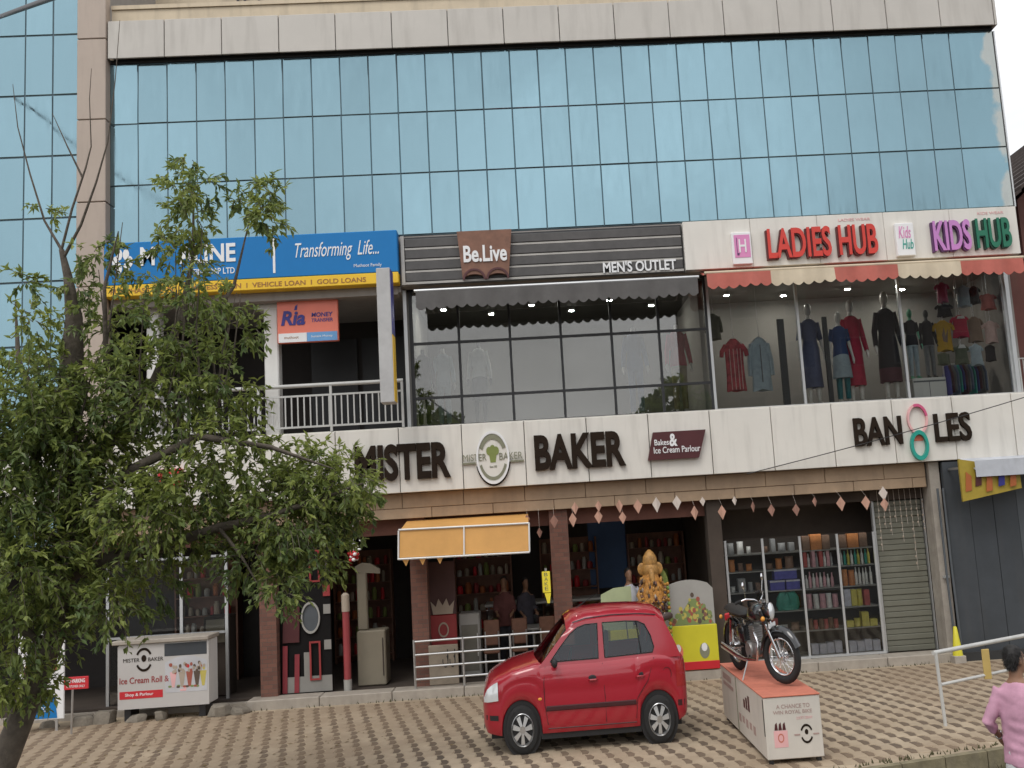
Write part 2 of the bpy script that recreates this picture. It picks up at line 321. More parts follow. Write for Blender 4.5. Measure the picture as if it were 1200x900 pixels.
for c in cells:
    x, y, dk = c; z = random.uniform(-.0012, .0012)
    if c in near: put('paver', me_d if dk else me_l, None, yard, (x, y, z))
    else:
        src = pm_d if dk else pm_l
        rest[dk].add([(p[0]+x, p[1]+y, p[2]+z) for p in src.v], src.f)
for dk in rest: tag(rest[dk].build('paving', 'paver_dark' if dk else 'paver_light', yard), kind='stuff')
# weeds below the yard edge
def tufts(name, label, area, count, h, m='grass'):
    mb = MB()
    for _ in range(count):
        x, y, z = area(); a = random.uniform(0, PI*2); hh = h*random.uniform(.4, 1.1); wv = .012; b = Vector((math.cos(a), math.sin(a), 0)); le = Vector((random.uniform(-.5, .5), random.uniform(-.5, .5), 0))*hh
        p = Vector((x, y, z)); mb.add([p-b*wv, p+b*wv, p+b*wv*.6+le*.5+Vector((0, 0, hh*.6)), p+le+Vector((0, 0, hh))], [(0, 1, 2), (0, 2, 3)])
    return tag(mb.build(name, m), label, 'grass', kind='stuff')
tufts('grass', 'scrubby grass on the bank below the paved yard', lambda: (lambda x: (x, edge_y(x)-random.uniform(.11, .9), GZ+.002))(random.uniform(2.2, 7)), 1600, .11)

tufts('weeds', 'small weeds sprouting along the shop step and yard edge', lambda: random.choice([(random.uniform(-7.5, 7), -.06+random.gauss(0, .03), -.004), (lambda x: (x, edge_y(x)+random.uniform(0, .12), .0))(random.uniform(2.5, 7))]), 420, .05)

# ------------------------------------------------------------------ main building
B = thing('shop_building', 'three storey shopping block with blue glass upper floor and cream panels', 'building', (1, 5, 0))
XL, XR = -7.16, 9.1
def P(name, m, *boxes, parent=None, bevel=0):
    mb = MB()
    for b in boxes: (mb.bbox(*b, bevel) if bevel else mb.box(*b))
    return mb.build(name, m, parent or B)
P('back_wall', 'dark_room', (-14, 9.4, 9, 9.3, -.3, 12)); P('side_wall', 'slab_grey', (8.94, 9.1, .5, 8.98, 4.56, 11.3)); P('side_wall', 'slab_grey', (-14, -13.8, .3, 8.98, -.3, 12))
P('roof_slab', 'slab_grey', (-13.7, 9.05, .4, 8.98, 11.3, 11.5))
P('upper_slab', 'dark_room', (-13.7, 9.05, .32, 8.98, 7.05, 7.95)); P('balcony_ceiling', 'slab_grey', (-7.1, -2.1, .0, 2.4, 6.94, 7.04)); P('sign_backing', 'slab_grey', (-7.16, 9.0, .06, .31, 7.05, 7.96))
P('floor_slab', 'slab_grey', (-13.7, 9.35, .08, 8.98, 3.43, 4.5))
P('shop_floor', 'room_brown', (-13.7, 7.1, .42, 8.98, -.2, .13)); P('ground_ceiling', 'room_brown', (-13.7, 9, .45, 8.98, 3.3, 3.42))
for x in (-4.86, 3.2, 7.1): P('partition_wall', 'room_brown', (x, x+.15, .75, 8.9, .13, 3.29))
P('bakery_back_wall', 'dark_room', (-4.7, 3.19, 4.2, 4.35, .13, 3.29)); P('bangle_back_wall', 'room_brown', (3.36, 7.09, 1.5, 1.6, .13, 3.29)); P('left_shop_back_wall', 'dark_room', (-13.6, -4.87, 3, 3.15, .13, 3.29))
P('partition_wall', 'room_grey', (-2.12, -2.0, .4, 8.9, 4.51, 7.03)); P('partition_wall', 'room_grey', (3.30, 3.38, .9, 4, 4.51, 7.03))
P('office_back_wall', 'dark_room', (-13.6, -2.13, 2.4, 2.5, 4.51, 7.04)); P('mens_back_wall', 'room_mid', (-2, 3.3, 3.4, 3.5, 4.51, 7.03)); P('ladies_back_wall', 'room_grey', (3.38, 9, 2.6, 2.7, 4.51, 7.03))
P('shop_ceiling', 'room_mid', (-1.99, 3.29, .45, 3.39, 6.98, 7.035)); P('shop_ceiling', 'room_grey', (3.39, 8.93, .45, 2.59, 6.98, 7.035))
# curtain wall, every pane its own piece
XS = [XL + .5137*i for i in range(31)] + [XR]; ZS = [7.98, 9.12, 10.26, 11.39]
def pane_mesh(wd, h, m):
    me = MB().bbox(-wd/2, wd/2, -.012, .012, -h/2, h/2, .006).mesh('glass_pane'); me.materials.append(MATS[m]); return me
pm = {}
for i in range(len(XS)-1):
    for j in range(3):
        x0, x1, z0, z1 = XS[i], XS[i+1], ZS[j], ZS[j+1]; key = (round(x1-x0, 3), round(z1-z0, 3), i == len(XS)-2)
        if key not in pm: pm[key] = pane_mesh(x1-x0-.016, z1-z0-.018, 'curtain_worn' if key[2] else 'curtain_glass')
        o = put('glass_pane', pm[key], None, B, ((x0+x1)/2, .05, (z0+z1)/2))
        o.rotation_euler = (random.gauss(0, .005), 0, random.gauss(0, .006))
for i, x in enumerate(XS):
    if i == len(XS)-1: continue
    P('mullion', 'mullion', (x-.007, x+.007, .045, .12, 7.97, 11.40))
for z in ZS: P('transom', 'mullion', (XL+.012, XR, .055, .11, z-.012, z+.012))
P('glass_backing', 'joint_dark', (XL-.02, XR+.02, .125, .3, 7.97, 11.29)); P('edge_trim', 'mullion', (XL-.05, XL-.012, .0, .12, 7.97, 11.38)); P('edge_trim', 'alu', (XR+.004, XR+.03, .02, .29, 7.97, 11.38))
# parapet
P('shadow_gap', 'joint_dark', (XL, XR, .02, .3, 11.40, 11.47))
px = [-7.12] + [-6.12+1.013*i for i in range(15)] + [9.08]
for a_, b_ in zip(px, px[1:]): P('parapet_panel', 'cladding', (a_+.006, b_-.006, -.12+random.uniform(-.004, .004), -.08, 11.43, 12.14), bevel=.008)
P('parapet_core', 'joint_dark', (-7.1, 9.06, -.078, .02, 11.48, 12.12)); P('parapet_wall', 'cream_plaster', (-7.1, 9.06, .03, .45, 11.52, 12.42)); P('parapet_coping', 'cream_plaster', (-7.1, 9.06, .0, .5, 12.425, 12.5))
P('parapet_end', 'cladding', (9.085, 9.13, -.12, .5, 11.43, 12.14))
# set back roof storey behind the parapet
P('roof_storey_wall', 'cream_plaster', (-8.6, -7.95, 3.2, 3.4, 11.51, 14.2), (-7.5, -5.9, 3.2, 3.4, 11.51, 14.2), (-5.0, -4.0, 3.2, 3.4, 11.51, 14.2), (-2.6, 3, 3.2, 3.4, 11.51, 14.2), (-8.6, 3, 3.2, 3.4, 14.22, 16.5))
P('roof_storey_back', 'room_brown', (-8.6, 3, 6, 6.2, 11.51, 16.5)); P('roof_storey_top', 'slab_grey', (-8.6, 3, 3.2, 6.2, 16.52, 16.65))
for x in (-7.9, -7.78, -7.66, -5.75, -5.6, -5.3): P('roof_post', 'black_metal', (x, x+.045, 3.1, 3.15, 11.51, 14.6))
# fascia panels with open joints
fx = [-10.9+1.083*i for i in range(20)]
for a_, b_ in zip(fx, fx[1:]): P('fascia_panel', 'fascia_white', (a_+.006, b_-.006, random.uniform(-.004, .003), .045, 3.43, 4.54), bevel=.008)
P('fascia_core', 'joint_dark', (-10.9, 9.6, .048, .079, 3.45, 4.52)); P('fascia_cap', 'fascia_white', (-10.9, 9.66, .052, .4, 4.545, 4.56))
# tiled beam under the fascia
tx = [-8.6+1.06*i for i in range(15)] + [6.99]
for a_, b_ in zip(tx, tx[1:]):
    P('beam_tile', 'beam_tile', (a_+.004, b_-.004, .2+random.uniform(-.004, .004), .24, 3.17, 3.425), bevel=.006)
    P('beam_tile', 'beam_tile', (a_+.504, min(b_+.496, 6.986), .205+random.uniform(-.004, .004), .24, 2.99, 3.163), bevel=.006)
P('beam', 'beam_red', (-8.7, 6.98, .242, .5, 3.0, 3.44)); P('lintel', 'beam_red', (-8.6, 3.1, .5, .7, 2.72, 3.29)); P('lintel', 'room_brown', (3.2, 7.05, .55, .7, 2.8, 3.29))
# brick piers
for x0, x1 in ((-4.74, -4.46), (-2.16, -1.88), (.28, .60)): P('brick_pier', 'brick', (x0, x1, .3, .62, .14, 2.99))
P('pier', 'room_brown', (3.05, 3.3, .3, .6, .14, 2.98)); P('pier', 'concrete', (7.02, 7.2, .12, .5, -.03, 3.42))
# plinth step in slabs
sx = [-4.9+1.2*i for i in range(11)]; sx[-1] = 7.15
for a_, b_ in zip(sx, sx[1:]): P('step_slab', 'step_stone', (a_+.004, b_-.004, -.02+random.uniform(-.01, .01), .415, -.06, .15+random.uniform(-.004, .004)), bevel=.012)
P('low_step', 'step_stone', (-12, -4.92, .25, .41, -.06, .09))
# first floor: balcony column and soffit beam
P('column', 'white_paint', (-4.56, -4.31, .25, .5, 4.51, 6.93), bevel=.02); P('column', 'white_paint', (-6.6, -6.38, .25, .5, 4.51, 6.93), bevel=.02)
P('soffit_beam', 'slab_grey', (-7.1, -2.15, -.02, .22, 6.90, 7.05)); P('column_cap', 'white_paint', (-4.66, -4.21, .24, .51, 6.8, 6.895))
P('balcony_door', 'black_metal', (-4.2, -3.3, 2.36, 2.395, 4.51, 6.6)); P('balcony_door', 'black_metal', (-3.2, -2.3, 2.36, 2.395, 4.51, 6.6))
# first floor shop windows
GY = .35
def window(xs, zs, gm, fr, name='window'):
    w_ = P(name, fr, (xs[0]-.03, xs[0]+.03, GY-.03, GY+.03, zs[0], zs[-1]))
    for x in xs[1:]: P('frame_bar', fr, (x-.022, x+.022, GY-.034, GY+.034, zs[0], zs[-1]), parent=w_)
    for z in zs: P('frame_bar', fr, (xs[0]+.031, xs[-1]-.023, GY-.028, GY+.028, z-.022, z+.022), parent=w_)
    for a_, b_ in zip(xs, xs[1:]):
        for c_, d_ in zip(zs, zs[1:]):
            o = P('pane', gm, (a_+.023, b_-.023, GY-.006, GY+.006, c_+.023, d_-.023), parent=w_)
    return w_
window([-1.98, -1.14, -.23, .68, 1.59, 2.45, 3.33], [4.575, 5.08, 6.06, 7.02], 'shop_glass', 'black_metal')
window([3.37, 5.0, 6.9, 8.85], [4.575, 7.02], 'window_glass', 'alu', 'display_window')
P('window_post', 'black_metal', (4.66, 4.78, .5, .56, 4.51, 6.2)); P('window_post', 'black_metal', (5.5, 5.58, .5, .56, 4.51, 6.2))
P('sill', 'fascia_white', (-2, 8.9, .3, .45, 4.51, 4.57)); P('edge_post', 'alu', (-2.1, -2.04, .25, .32, 4.56, 7.03)); P('edge_post', 'alu', (8.86, 8.93, .25, .36, 4.56, 7.03))
P('window_display_floor', 'slab_grey', (-1.95, 8.9, .46, 2.5, 4.505, 4.6))
# roller shutter at the right of the ground floor: slats
P('shutter_guide', 'alu', (7.0, 7.015, .52, .6, .14, 2.79)); P('shutter_guide', 'alu', (6.08, 6.12, .55, .64, .14, 2.79))
for k in range(27): P('shutter_slat', 'shutter', (6.13, 6.99, .57+.012*(k % 2), .61, .14+.098*k, .14+.098*(k+1)-.003), bevel=.01)
P('shutter_box', 'room_brown', (6.05, 7.01, .5, .8, 2.8, 2.98))

# ------------------------------------------------------------------ glass tower and stone pilaster at the left
Tw = thing('glass_tower', 'tall blue glass office block beside the stone pilaster', 'building', (-10, 5, 0))
TX = [-7.68-.488*i for i in range(8)]; TZ = [12.03-1.14*k for k in range(-3, 9)]
for i in range(7):
    for j in range(len(TZ)-1):
        key = ('t', i > 90); 
        if key not in pm: pm[key] = pane_mesh(.488-.022, 1.14-.026, 'curtain_glass')
        o = put('glass_pane', pm[key], None, Tw, ((TX[i]+TX[i+1])/2, .1, (TZ[j]+TZ[j+1])/2)); o.rotation_euler = (random.gauss(0, .004), 0, random.gauss(0, .004))
for x in TX[:-1]: P('mullion', 'mullion', (x-.012, x+.012, .102, .16, 2.9, 15.4), parent=Tw)
for z in TZ: P('transom', 'mullion', (TX[-1], TX[0]-.014, .105, .15, z-.012, z+.012), parent=Tw)
P('tower_core', 'joint_dark', (-13.5, -7.66, .17, .29, 2.8, 15.5), parent=Tw); P('tower_side', 'slab_grey', (-7.64, -7.5, .3, 6, 12.6, 15.5), parent=Tw)
for k, z in enumerate([4.56+1.508*i-.3 for i in range(8)]): P('pilaster_panel', 'pilaster_stone', (-7.63, -7.13, -.16+random.uniform(-.003, .003), .04, z+.008, z+1.5), parent=Tw, bevel=.01)
P('pilaster_core', 'joint_dark', (-7.6, -7.19, -.13, .16, 4.56, 15.5), parent=Tw)

# ------------------------------------------------------------------ neighbours at the right
mat('maroon_wall', (.13, .045, .035), .8, var=.2, scale=2, dirt=.3); mat('roof_tile', (.05, .035, .03), .8, var=.3, scale=6)
H = thing('brown_house', 'maroon walled house with dark sloping roof beyond the shopping block', 'building', (14, 8, 0))
MB().add([(9.42, 1.5, -.2), (18, 1.5, -.2), (18, 9, -.2), (9.42, 9, -.2), (9.42, 1.5, 7.2), (18, 1.5, 7.2), (18, 9, 7.2), (9.42, 9, 7.2)], [(0,1,5,4),(1,2,6,5),(2,3,7,6),(3,0,4,7),(4,5,6,7)]).build('wall', 'maroon_wall', H)
MB().add([(11.3, 4, 7.3), (19, 4, 7.3), (19, 10, 7.3), (11.3, 10, 7.3), (11.3, 4, 9.3), (15, 4, 12.6), (19, 4, 9.3), (11.3, 10, 9.3), (15, 10, 12.6), (19, 10, 9.3)], [(0,1,6,5,4),(1,2,9,6),(2,3,7,8,9),(3,0,4,7)]).build('gable', 'maroon_wall', H)
for k in range(12):
    u0, u1 = k/12, (k+1)/12
    for sgn, xa in ((1, 10.75), (-1, 19.25)):
        x0, z0, x1, z1 = xa+sgn*4.25*u0, 9.0+3.75*u0, xa+sgn*4.25*u1, 9.0+3.75*u1
        MB().add([(x0, 3.4, z0+.05), (x1, 3.4, z1), (x1, 10.5, z1), (x0, 10.5, z0+.05), (x0, 3.4, z0+.14), (x1, 3.4, z1+.06), (x1, 10.5, z1+.06), (x0, 10.5, z0+.14)], [(0,3,2,1),(4,5,6,7),(0,1,5,4),(1,2,6,5),(2,3,7,6),(3,0,4,7)]).build('roof_course', 'roof_tile', H)
SW = thing('slate_wall', 'dark slate grey shop wall beside the roller shutter', 'wall', (8.5, .2, 0))
for k in range(9):
    x0 = 7.22+.42*k; P('wall_panel', 'slate' if k < 3 else 'slate_light', (x0+.004, x0+.416, .02+.004*(k % 2), .12, -.03, 3.40), parent=SW)
P('base_course', 'joint_dark', (7.22, 11, -.04, .018, -.02, .14), parent=SW)
P('downpipe_bracket', 'alu', (7.06, 7.16, .06, .118, 1.4, 1.44), parent=B)
for x in (7.1, 7.2):
    pp = MB().tube([(x, -.02, .05), (x-.02, -.02, 1.5), (x-.02, -.02, 2.95)], .022, 8).build('drain_pipe', 'slate_light', None, 40)
    tag(pp, 'thin grey pipe running up beside the roller shutter', 'pipe', 'pipes beside the roller shutter')
aw = thing('side_awning', 'pale grey sheet awning over the slate wall', 'awning', (8.4, -.2, 3.3))
MB().add([(7.55, .0, 3.42), (9.6, .0, 3.42), (9.6, -.55, 3.22), (7.55, -.55, 3.22), (7.55, .0, 3.44), (9.6, .0, 3.44), (9.6, -.55, 3.24), (7.55, -.55, 3.24)], [(0,3,2,1),(4,5,6,7),(0,1,5,4),(1,2,6,5),(2,3,7,6),(3,0,4,7)]).build('sheet', mat('sheet_grey', (.48, .50, .54), .5, dirt=.2), aw)
MB().add([(7.55, -.551, 3.38), (9.6, -.551, 3.38), (9.6, -.56, 3.1), (7.55, -.56, 3.1)], [(0, 1, 2, 3)]).build('valance', 'sheet_grey', aw)

# ------------------------------------------------------------------ signs
mat('sign_blue', (.012, .18, .47), .5, var=.04, spec=.25); mat('sign_yellow', (.80, .50, .02), .45, var=.05); mat('white_vinyl', (.80, .80, .80), .4, var=.02); mat('sign_orange', (.75, .33, .05), .5, var=.04)
mat('dark_brown_letter', (.022, .014, .009), .85, var=.2, spec=.15); mat('maroon_sign', (.075, .016, .018), .45); mat('wood_sign', (.20, .095, .06), .6, var=.25, scale=6); mat('grey_slat', (.075, .07, .068), .5, var=.25, scale=3); mat('pale_strip', (.42, .40, .37), .5, var=.15)
mat('red_letter', (.62, .05, .035), .4, var=.05); mat('red_side', (.10, .015, .015), .5); mat('mauve_letter', (.55, .23, .55), .4, var=.05); mat('mauve_side', (.10, .03, .12), .5); mat('green_letter', (.012, .16, .09), .4, var=.05); mat('green_side', (.005, .04, .025), .5)
mat('pink', (.70, .26, .50), .45, var=.05); mat('teal', (.02, .33, .26), .4); mat('coral', (.78, .20, .13), .45, var=.05); mat('navy', (.03, .03, .22), .5); mat('signal_red', (.55, .02, .03), .45, var=.06); mat('lemon', (.62, .56, .03), .45, var=.05); mat('leaf_green', (.16, .28, .06), .5)
mat('pale_pink', (.75, .42, .42), .5); mat('mid_blue', (.13, .33, .62), .45)

s = thing('bank_sign', 'blue signboard with white script and yellow lower strip above the balcony', 'sign', (-4.6, -.2, 7.05))
MB().bbox(-7.12, -2.1, -.25, .0, 7.25, 8.0, .012).build('board', 'sign_blue', s); MB().bbox(-7.12, -2.1, -.252, .0, 7.05, 7.247, .01).build('strip', 'sign_yellow', s)
MB().box(-4.245, -4.205, -.258, -.25, 7.33, 7.96).build('divider', 'white_vinyl', s)
letters('M    ALINE', -6.5, -4.88, 7.57, 7.9, -.251, 'white_vinyl', s, .012, .025)
lettering('FINCORP LTD', -5.6, -4.9, 7.36, 7.47, -.251, 'white_vinyl', s, .006, .01)
for k in range(3):        # the emblem of folded ribbons
    a_ = PI/2+k*2*PI/3
    for q in (-1, 1): patch(oval(-6.8+.12*math.cos(a_+q*.5), 7.66+.14*math.sin(a_+q*.5), .055, .10, 10, a_), -.251, 'white_vinyl', s, 'emblem')
letters('Transforming  Life...', -3.86, -2.42, 7.5, 7.84, -.251, 'white_vinyl', s, .008, .0, .35)
lettering('Muthoot Family', -2.86, -2.38, 7.345, 7.42, -.251, 'white_vinyl', s, .005)
lettering('PURCHASE LOAN  I  BUSINESS LOAN  I  VEHICLE LOAN  I  GOLD LOANS', -7.0, -2.66, 7.095, 7.18, -.253, mat('strip_text', (.30, .12, .03), .5), s, .004, .012)

mat('banner_grey', (.46, .455, .45), .5, dirt=.15)
s = thing('projecting_sign', 'tall pale box sign standing out beside the balcony, blue and yellow on its side', 'sign', (-2.3, -.3, 4.9))
MB().bbox(-2.40, -2.17, -.82, -.5, 4.9, 7.18, .01).build('box', 'banner_grey', s)
MB().box(-2.168, -2.16, -.81, -.51, 6.05, 7.16).build('side_panel', 'navy', s); MB().box(-2.168, -2.16, -.81, -.51, 4.92, 6.04).build('side_panel', 'sign_yellow', s)
MB().box(-2.33, -2.25, -.499, .04, 6.7, 6.75).box(-2.33, -2.25, -.499, .04, 5.3, 5.35).build('bracket', 'steel', s)

s = thing('money_transfer_sign', 'orange lightbox lettered Ria hanging beside the balcony column', 'sign', (-3.75, .2, 6.16))
MB().bbox(-4.29, -3.23, .12, .22, 6.16, 6.91, .01).build('box', 'coral', s); patch(rect(-4.27, -3.78, 6.17, 6.33), .118, 'white_vinyl', s, 'panel'); patch(rect(-3.775, -3.25, 6.17, 6.33), .118, 'mid_blue', s, 'panel')
letters('Ria', -4.22, -3.80, 6.47, 6.73, .12, 'navy', s, .012, .03, .2); patch([(-3.99, 6.74), (-3.94, 6.74), (-3.93, 6.84), (-3.97, 6.81)], .12, 'navy', s, 'flame')
lettering('MONEY', -3.69, -3.32, 6.60, 6.68, .12, 'navy', s, .006, .02, .1); lettering('TRANSFER', -3.69, -3.32, 6.51, 6.575, .12, 'navy', s, .006, .01, .1)
lettering('muthoot', -4.17, -3.92, 6.23, 6.28, .112, 'strip_text', s, .003); lettering('Instant Money', -3.7, -3.33, 6.225, 6.275, .112, 'white_vinyl', s, .003)
MB().box(-4.1, -4.07, .15, .18, 6.9, 6.95).box(-3.45, -3.42, .15, .18, 6.9, 6.95).build('hanger', 'steel', s)

s = thing('mens_outlet_sign', "dark slatted signboard with brown hanging badge lettered BeLive, Men's Outlet", 'sign', (.45, -.1, 7.05))
MB().box(-2.03, 2.93, -.06, .04, 7.06, 7.9).build('board', 'black_metal', s)
for k in range(4):
    z0 = 7.095+.205*k
    MB().bbox(-1.99, 2.91, -.10, -.061, z0, z0+.155, .01).build('slat', 'grey_slat', s)
    if k: MB().box(-1.99, 2.91, -.09, -.0615, z0-.042, z0-.008).build('pale_strip', 'pale_strip', s)
MB().box(-2.06, -2.0, -.105, .04, 7.04, 7.92).build('end_trim', 'pale_strip', s); MB().box(-1.998, 2.92, -.105, .04, 7.045, 7.085).build('bottom_trim', 'pale_strip', s)
po = [(-1.06, 7.93), (-.1, 7.93), (-.19, 7.06)] + [(-.19-.19*(1-math.cos(t))-0, 7.06+.09*math.sin(t)) for t in [PI*i/8 for i in range(1, 8)]] + [(-.60, 7.06)] + [(-.60-.19*(1-math.cos(t)), 7.06+.09*math.sin(t)) for t in [PI*i/8 for i in range(1, 8)]] + [(-.99, 7.06)]
b_ = MB().prism(po, -.2, -.115).build('badge', 'wood_sign', s)
for cx in (-.38, -.79): MB().ring2(cx, 7.05, .20, .165, -.215, -.2, 0, PI, n=12).build('scallop_trim', 'maroon_sign', s)
letters('Be.Live', -.96, -.20, 7.36, 7.66, -.2, 'white_vinyl', s, .02, .025); letters("MEN'S OUTLET", 1.48, 2.78, 7.07, 7.27, -.1, 'white_vinyl', s, .03, .02)

s = thing('ladies_hub_sign', 'long cream signboard lettered Ladies Hub and Kids Hub', 'sign', (6, -.1, 7.05))
for a_, b_ in zip([2.94, 4.15, 5.36, 6.57, 7.78], [4.15, 5.36, 6.57, 7.78, 9.02]): MB().bbox(a_+.003, b_-.003, -.16+random.uniform(-.002, .002), .04, 7.04, 7.92, .006).build('board_panel', 'fascia_white', s)
def raised(t, x0, x1, z0, z1, front, side):
    letters(t, x0-.025, x1-.025, z0-.02, z1-.02, -.162, side, s, .07, .02); letters(t, x0, x1, z0, z1, -.235, front, s, .015, .022)
raised('LADIES', 4.42, 5.56, 7.15, 7.70, 'red_letter', 'red_side'); raised('HUB', 5.70, 6.40, 7.15, 7.70, 'red_letter', 'red_side')
raised('KIDS', 7.42, 8.10, 7.14, 7.70, 'mauve_letter', 'mauve_side'); raised('HUB', 8.20, 8.84, 7.15, 7.70, 'green_letter', 'green_side')
MB().bbox(3.78, 4.13, -.24, -.163, 7.08, 7.66, .01).build('logo_box', 'white_vinyl', s); patch(rect(3.82, 4.10, 7.20, 7.61), -.241, 'pink', s, 'logo_panel'); lettering('H', 3.90, 4.03, 7.29, 7.53, -.248, 'white_vinyl', s, .006, .01)
lettering('L', 3.86, 3.90, 7.24, 7.56, -.248, 'mauve_side', s, .004)
MB().bbox(6.73, 7.06, -.26, -.163, 7.08, 7.68, .01).build('logo_box', 'white_vinyl', s); lettering('Kids', 6.78, 7.0, 7.40, 7.62, -.261, 'pink', s, .006, .005, .2); lettering('Hub', 6.83, 7.03, 7.2, 7.38, -.261, 'teal', s, .006, .005, .2)
lettering('LADIES WEAR', 5.75, 6.33, 7.79, 7.84, -.162, 'pale_pink', s, .004); lettering('KIDS WEAR', 8.3, 8.78, 7.79, 7.84, -.162, 'pale_pink', s, .004)

s = thing('bakery_sign', 'dark brown raised letters Mister Baker with round emblem on the cream fascia', 'sign', (-.6, -.02, 3.5))
letters('MISTER', -2.99, -1.36, 3.64, 4.27, -.008, 'dark_brown_letter', s, .07, .035); letters('BAKER', .09, 1.66, 3.67, 4.28, -.008, 'dark_brown_letter', s, .07, .035)
cx, cz = -.63, 3.945; sq = .62
patch([(cx+.44*sq*math.cos(t), cz+.44*math.sin(t)) for t in [2*PI*i/40 for i in range(40)]], -.008, 'fascia_white', s, 'emblem_plate', .03)
mat('olive_grey', (.22, .22, .15), .5); mat('olive', (.20, .24, .06), .5)
MB().ring2(cx, cz, .46, .41, -.06, -.01, sx=sq, n=40).build('emblem_ring', 'white_vinyl', s, 40)
MB().ring2(cx, cz, .40, .31, -.05, -.039, .45, PI-.45, sx=sq, n=20).build('emblem_ring', 'olive_grey', s); MB().ring2(cx, cz, .395, .335, -.05, -.039, PI+.35, 2*PI-.35, sx=sq, n=20).build('emblem_ring', 'olive_grey', s)
MB().ring2(cx, cz, .49, .462, -.03, -.01, PI+.3, 2*PI-.2, sx=sq, n=20).build('emblem_ring', 'dark_brown_letter', s)
b_ = patch([(cx-.045, cz-.09), (cx+.045, cz-.09), (cx+.07, cz+.1), (cx-.07, cz+.1)], -.038, 'olive', s, 'chef_hat')
for q in (-.06, 0, .06): patch(oval(cx+q, cz+.11+.03*(q == 0), .05, .075, 12), -.040-.001*(q == 0), 'olive', s, 'chef_hat')
patch(rect(-1.16, -.93, cz-.10, cz-.07), -.008, 'olive_grey', s, 'bar', .03); patch(rect(-.33, -.10, cz-.10, cz-.07), -.008, 'olive_grey', s, 'bar', .03)
lettering('MISTER', -1.14, -.74, cz-.05, cz+.07, -.04, 'olive_grey', s, .01, .0); lettering('BAKER', -.52, -.12, cz-.05, cz+.07, -.04, 'olive_grey', s, .01, .0); lettering('Since 1989', cx-.06, cx+.06, cz-.18, cz-.14, -.04, 'olive_grey', s, .004)

s = thing('parlour_sign', 'slanting maroon plaque reading Bakes & Ice Cream Parlour', 'sign', (2.55, -.03, 3.72))
MB().prism([(2.04, 3.73), (2.93, 3.73), (3.08, 4.21), (2.16, 4.21)], -.09, -.008).build('plaque', 'maroon_sign', s)
lettering('Bakes', 2.17, 2.42, 3.98, 4.08, -.091, 'white_vinyl', s, .01, .01); lettering('&', 2.43, 2.57, 3.95, 4.17, -.091, 'white_vinyl', s, .01, .03); lettering('Ice Cream Parlour', 2.15, 2.96, 3.84, 3.95, -.091, 'white_vinyl', s, .01, .008)

s = thing('bangles_sign', 'black raised letters reading Bangles with two linked rings on the cream fascia', 'sign', (6.7, -.02, 3.5))
letters('BAN', 5.70, 6.55, 3.76, 4.26, -.008, 'dark_brown_letter', s, .06, .02); letters('LES', 7.14, 7.79, 3.75, 4.26, -.008, 'dark_brown_letter', s, .06, .02)
MB().ring2(6.85, 4.18, .27, .225, -.06, -.008, sx=.68).build('bangle_ring', 'pale_pink', s, 40); MB().ring2(6.85, 4.18, .272, .222, -.064, -.012, .2, 1.9, sx=.68, n=12).build('bangle_ring', mat('rose', (.62, .10, .22), .4), s, 40)
MB().ring2(6.835, 3.72, .265, .19, -.085, -.008, sx=.60).build('bangle_ring', 'teal', s, 40); patch([(6.835+.1*math.cos(t), 3.80+.1*math.sin(t)) for t in [PI*i/10 for i in range(11)]], -.008, 'coral', s, 'gem')

s = thing('small_red_sign', 'small red sign box on the fascia behind the tree', 'sign', (-6.1, -.05, 3.7)); MB().bbox(-6.28, -5.88, -.12, -.008, 3.70, 4.06, .015).build('box', 'signal_red', s); patch(oval(-6.08, 3.88, .07, .1), -.12, 'white_vinyl', s, 'emblem')
s = thing('yellow_sign', 'yellow and orange printed sign under the pale sheet awning', 'sign', (7.85, -.4, 2.7))
MB().add([(7.3, -.5, 2.70), (8.36, -.46, 2.87), (8.36, -.46, 3.22), (7.3, -.5, 3.42), (7.3, -.45, 2.70), (8.36, -.41, 2.87), (8.36, -.41, 3.22), (7.3, -.45, 3.42)], [(0,1,2,3),(7,6,5,4),(0,4,5,1),(1,5,6,2),(2,6,7,3),(3,7,4,0)]).build('board', mat('mustard', (.34, .25, .03), .5, var=.2), s)
mat('burnt', (.38, .11, .03), .5)
for k, (x, z, c) in enumerate(((7.42, 3.02, 'burnt'), (7.6, 3.1, 'maroon_sign'), (7.78, 3.0, 'burnt'), (8.0, 3.08, 'navy'), (8.2, 3.06, 'burnt'))): patch([(x-.06, z-.16), (x+.05, z-.14), (x+.07, z+.1), (x-.02, z+.18)], -.502, c, s, 'print')
MB().box(7.31, 7.35, -.44, .0, 3.25, 3.29).box(8.28, 8.32, -.40, .0, 3.15, 3.19).build('bracket', 'steel', s)

